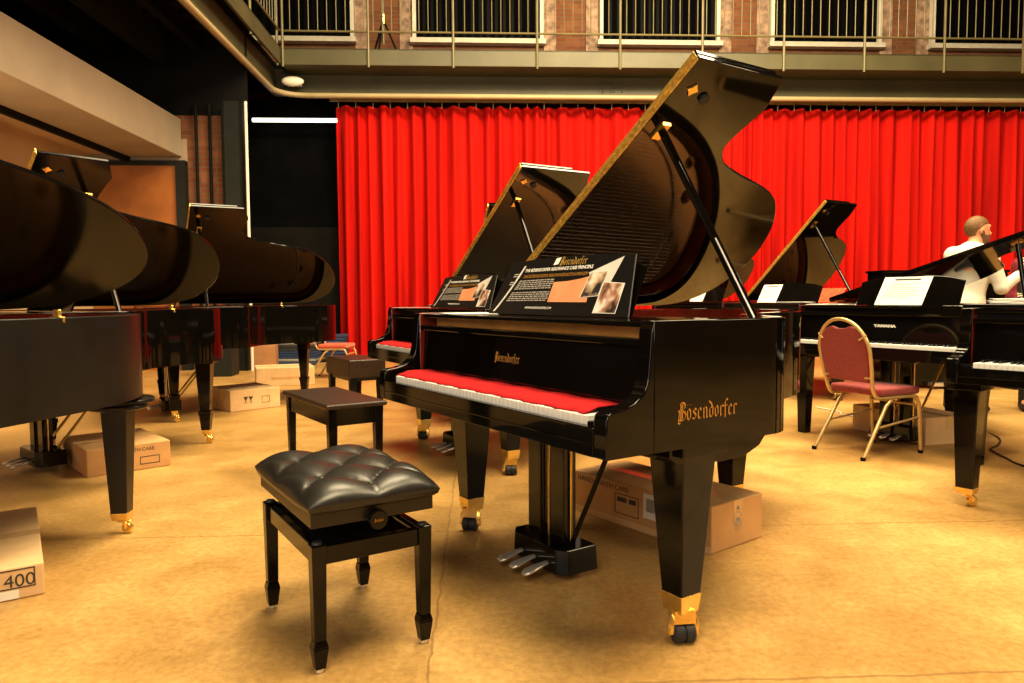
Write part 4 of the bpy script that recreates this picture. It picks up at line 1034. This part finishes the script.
def person(label,loc,rz,pose,height,top,top_mat,legs_mat,hair_long=False,beard=False,cardigan=None,shoe='boots',hair_mat='hair'):
    """local frame: +x is where the person faces, +y the person's left"""
    k=height/1.78
    r=thing('person',label,'person',(loc[0],loc[1],0),rz)
    J={n:np.array(v)*k for n,v in pose.items()}
    hc=J['head']
    yaw=pose.get('yaw',(0,0,0))[0]; cy_,sy_=math.cos(yaw),math.sin(yaw)
    def H(x,y,z): return hc+k*np.array([x*cy_-y*sy_, x*sy_+y*cy_, z])
    Rinv=np.array([[cy_,sy_,0],[-sy_,cy_,0],[0,0,1]])
    def loch(P): return (P-hc)@Rinv.T/k
    def head(P):
        Q=loch(P)
        d=union([ell(Q,(-.012,0,.03),(.098,.078,.098)),ell(Q,(.022,0,-.045),(.072,.058,.085)),cone(Q,(.07,0,-.085),(.055,0,-.075),.028,.03)],.03)
        d=smin(d,cone(Q,(.088,0,.015),(.112,0,-.028),.010,.015),.012)
        d=smin(d,cone(Q,(.085,-.012,-.055),(.085,.012,-.055),.012,.012),.010)
        d=smin(d,cone(Q,(.080,-.04,.038),(.084,.04,.038),.012,.012),.02)
        for s in (-1,1): 
            d=smin(d,ell(Q,(-.01,s*.078,-.005),(.022,.012,.034)),.006)
            d=np.maximum(d,-ell(Q,(.094,s*.032,.012),(.016,.017,.011)))
        return d*k
    def hand(P,s):
        w=J['wrist'+s]; d=J['hand'+s]; d=d/np.linalg.norm(d); side=np.array([0,1.,0]) if s=='L' else np.array([0,-1.,0])
        up=np.cross(d,np.cross(side,d)); up/=np.linalg.norm(up); nn=np.cross(d,up)
        ds=[cone(P,w,w+d*.05*k,.026*k,.03*k),ell(P,w+d*.07*k,(.036*k,.03*k,.036*k))]
        r_=union(ds,.02*k)
        for i,(o,l) in enumerate(((-.027,.062),(-.009,.075),(.010,.070),(.027,.055))):
            a=w+d*.085*k+up*o*k; b=a+d*l*.55*k+nn*.006*k; c=b+d*l*.4*k-nn*.018*k
            r_=smin(r_,np.minimum(cone(P,a,b,.0095*k,.0085*k),cone(P,b,c,.0085*k,.007*k)),.006*k)
        a=w+d*.03*k-up*.025*k; b=a+d*.035*k-up*.03*k; c=b+d*.03*k-up*.006*k
        return smin(r_,np.minimum(cone(P,a,b,.012*k,.010*k),cone(P,b,c,.010*k,.008*k)),.008*k)
    def torso(P,g=0.):
        return union([ell(P,J['pelvis'],np.array((.125,.165,.14))*k+g),ell(P,(J['pelvis']+J['chest'])/2,np.array((.112,.145,.20))*k+g),ell(P,J['chest'],np.array((.125,.175,.19))*k+g),
            cone(P,J['shoulderL'],J['shoulderR'],.066*k+g,.066*k+g),cone(P,J['neck']-np.array((.0,0,.03))*k,J['neck']+(J['head']-J['neck'])*.2,.072*k+g,.056*k+g)],.07*k)
    def arms(P,g=0.,end=1.):
        ds=[]
        for s in 'LR':
            w=J['elbow'+s]+(J['wrist'+s]-J['elbow'+s])*end
            ds.append(smin(cone(P,J['shoulder'+s],J['elbow'+s],.056*k+g,.043*k+g),cone(P,J['elbow'+s],w,.043*k+g,.031*k+g),.02*k))
        return np.minimum(ds[0],ds[1])
    def legs_(P,g=0.):
        ds=[]
        for s in 'LR': ds.append(union([cone(P,J['hip'+s],J['knee'+s],.088*k+g,.058*k+g),cone(P,J['knee'+s],J['ankle'+s],.056*k+g,.038*k+g)],.03*k))
        return np.minimum(ds[0],ds[1])
    def body(P):
        d=smin(torso(P),arms(P),.03*k); d=smin(d,legs_(P),.04*k)
        d=smin(d,cone(P,J['neck'],hc+np.array((-.015,0,-.04))*k,.057*k,.053*k),.02*k); d=smin(d,head(P),.015*k)
        for s in 'LR': d=smin(d,hand(P,s),.012*k); d=smin(d,cone(P,J['ankle'+s],J['ankle'+s]+np.array((.14,0,-.045))*k,.036*k,.03*k),.02*k)
        return d
    A=np.array(list(J.values())); lo=A.min(0)-.25; hi=A.max(0)+.25; lo[2]=-.01; hi[2]=hc[2]+.16
    lo[:2]=np.minimum(lo[:2],-.3); hi[:2]=np.maximum(hi[:2],.3)
    sdf_obj('body',body,lo,hi,.0095,'skin',r)
    zw=pose['waist'][2]*k
    def shirt(P):
        d=smin(torso(P,.014),arms(P,.012,.93),.035*k); d=smin(d,cone(P,J['pelvis']+np.array((0,0,-.05)),J['pelvis'],.15*k,.15*k),.05)
        return np.maximum(np.maximum(d,zw-P[:,2]),P[:,2]-(J['neck'][2]+.045*k+ (J['neck'][0]-P[:,0])*.35))
    sdf_obj('shirt',shirt,lo,hi,.010,top_mat,r)
    def collar(P):
        d=cone(P,J['neck']+np.array((-.008,0,-.01)),J['neck']+(J['head']-J['neck'])*.28,.075*k,.070*k); return np.maximum(np.abs(d)-.006,np.maximum(J['neck'][2]-.01-P[:,2],P[:,2]-(J['neck'][2]+.055*k+(J['neck'][0]-P[:,0])*.3)))
    sdf_obj('collar',collar,J['neck']-.15,J['neck']+.15,.006,top_mat,r)
    def trou(P): 
        d=smin(legs_(P,.014),ell(P,J['pelvis'],np.array((.135,.175,.15))*k),.05*k); return np.maximum(np.maximum(d,P[:,2]-zw-.05),.07-P[:,2])
    sdf_obj('trousers',trou,lo,hi,.011,legs_mat,r)
    for s in 'LR':
        def sh(P): 
            a=J['ankle'+s]; d=union([cone(P,a+np.array((.0,0,.05)),a+np.array((0,0,-.03)),.052*k,.052*k),cone(P,a+np.array((.02,0,-.04)),a+np.array((.17,0,-.05))*1.,.045*k,.038*k)],.03); return np.maximum(d,.002-P[:,2])
        a=J['ankle'+s]; sdf_obj('shoe',sh,(a[0]-.12,a[1]-.1,-.005),(a[0]+.28,a[1]+.1,.22),.009,shoe,r)
    def hair(P):
        Q=loch(P); d=np.minimum(head(P)/k-.006, ell(Q,(-.012,0,.03),(.104,.083,.104)))
        if hair_long: d=smin(d,cone(Q,(-.07,0,0),(-.085,0,-.20),.075,.06),.04)
        cut=np.maximum(.055-Q[:,2]-np.where(Q[:,0]<-.02,.16,0)+np.clip(Q[:,0]-.02,0,1)*.35,-1)
        cut2=np.where(Q[:,0]>.0,.045+Q[:,0]*.28-Q[:,2],np.where(Q[:,0]>-.05,-.0-Q[:,2]+(Q[:,0]+.05)*.9,-.085-Q[:,2]))
        if hair_long: cut2=np.where(Q[:,0]<-.03,-1,cut2)
        return np.maximum(d,cut2)*k
    sdf_obj('hair',hair,hc-.3*k if hair_long else hc-.16*k,hc+.17*k,.006,hair_mat,r)
    if beard:
        def bd(P):
            Q=loch(P); d=head(P)/k-.0045
            d=np.maximum(d,Q[:,2]+.040-np.clip(.03-Q[:,0],0,.04)*1.0); d=np.maximum(d,-.015-Q[:,0]); d=np.maximum(d,-(ell(Q,(.09,0,-.052),(.02,.024,.008))))
            return d*k
        sdf_obj('beard',bd,hc-.16*k,hc+.17*k,.005,'beard',r)
    for s in (-1,1):
        c=H(.0755,s*.032,.012); e=MB(); e.ball(tuple(c),.0105*k); e.build('eye','ivory',r,smooth='all'); c=H(.0838,s*.032,.012); e=MB(); e.ball(tuple(c),.0052*k); e.build('iris','ebony',r,smooth='all')
    if cardigan:
        def cd(P):
            d=smin(torso(P,.030),arms(P,.028,.95),.04*k); d=smin(d,ell(P,J['pelvis']+np.array((-.01,0,-.06)),np.array((.16,.20,.20))*k),.05)
            front=np.maximum(np.abs(P[:,1]+.06)-.15,.02-P[:,0])
            return np.maximum(np.maximum(np.maximum(d,-front),zw-.18-P[:,2]),P[:,2]-J['neck'][2]-.02*k)
        sdf_obj('cardigan',cd,lo,hi,.011,cardigan,r)
    return r
mp={'pelvis':(-.02,0,.96),'chest':(.03,0,1.29),'neck':(.075,0,1.485),'head':(.125,0,1.655),'waist':(0,0,.88),'yaw':(-.32,0,0),
 'shoulderL':(.05,.175,1.44),'shoulderR':(.05,-.175,1.44),'elbowL':(.14,.25,1.18),'elbowR':(.12,-.25,1.13),'wristL':(.37,.17,1.24),'wristR':(.295,-.28,1.25),'handL':(.9,-.3,.12),'handR':(.9,.0,.2),
 'hipL':(-.02,.095,.92),'hipR':(-.02,-.095,.92),'kneeL':(.02,.11,.50),'kneeR':(.02,-.11,.50),'ankleL':(-.02,.11,.085),'ankleR':(-.02,-.11,.085)}
mp=dict(mp)
person('man with brown hair and beard in a white shirt, standing behind the right piano',(4.13,6.62),.32,mp,1.78,None,'shirt','trousers',beard=True)
wp={'pelvis':(0,0,.96),'chest':(.0,0,1.29),'neck':(.01,0,1.49),'head':(.04,0,1.655),'waist':(0,0,.86),'yaw':(.1,0,0),
 'shoulderL':(.0,.17,1.43),'shoulderR':(.0,-.17,1.43),'elbowL':(.02,.24,1.13),'elbowR':(.03,-.24,1.13),'wristL':(.22,.14,1.05),'wristR':(.20,-.12,1.05),'handL':(.8,-.5,.0),'handR':(.8,.5,.0),
 'hipL':(0,.09,.92),'hipR':(0,-.09,.92),'kneeL':(.02,.11,.50),'kneeR':(.02,-.11,.50),'ankleL':(-.02,.12,.085),'ankleR':(-.02,-.12,.085)}
person('person in a burgundy cardigan over a striped black and cream top at the right edge',(4.87,6.66),4.2,wp,1.66,None,'zebra','trousers',hair_long=True,cardigan='burgundy')

# ---------------------------------------------------------------- light and camera
def area(name,loc,tgt,size,power,col,sy=None):
    l=bpy.data.lights.new(name,'AREA'); l.energy=power; l.color=col; l.size=size
    if sy: l.shape='RECTANGLE'; l.size_y=sy
    o=bpy.data.objects.new(name,l); C.objects.link(o); o.location=loc
    o.rotation_euler=(Vector(tgt)-Vector(loc)).to_track_quat('-Z','Y').to_euler(); return o
WARM=(1.,.81,.50)
area('hall_light',(1.0,1.0,7.8),(1.0,1.5,0),3.0,900,WARM)
area('hall_light',(4.5,5.0,7.8),(4.2,6.0,0),3.0,900,WARM)
area('hall_light',(-.5,6.5,7.8),(-.5,7,0),3.0,900,WARM)
area('curtain_light',(3.0,7.5,7.2),(3.5,13,2.2),4.0,800,WARM,1.0)
area('gallery_light',(2.5,8.5,8.4),(3,14.3,6),5.0,300,WARM,1.0)
area('front_light',(-1.5,-3.0,3.6),(0,5,.8),2.5,260,(1.,.86,.62))
area('right_light',(7.5,1.5,4.2),(1.0,3.2,1.0),2.5,300,WARM)
area('window_light',(-4.6,-3.5,2.2),(-2,4,.8),1.6,70,(.85,.92,1.),2.2)
area('left_bay_light',(-5.35,6.0,2.2),(-4.9,8.0,3.4),.6,60,(1.,.74,.42),3.)
w=bpy.data.worlds.new('hall_air'); w.use_nodes=True; bg=w.node_tree.nodes['Background']; bg.inputs['Color'].default_value=(1.,.78,.48,1); bg.inputs['Strength'].default_value=.05
bpy.context.scene.world=w
cam=bpy.data.cameras.new('camera'); cam.sensor_width=36; cam.lens=725.86*36/1024; cam.clip_end=100
co=bpy.data.objects.new('camera',cam); C.objects.link(co)
co.matrix_world=Matrix.Translation((0,0,1.065))@Matrix.Rotation(PI/2-.06,4,'X')@Matrix.Rotation(-.005,4,'Z')
sc=bpy.context.scene; sc.camera=co
sc.view_settings.view_transform='Filmic' if False else 'Standard'
sc.view_settings.look='None'; sc.view_settings.exposure=-.12; sc.view_settings.gamma=.9
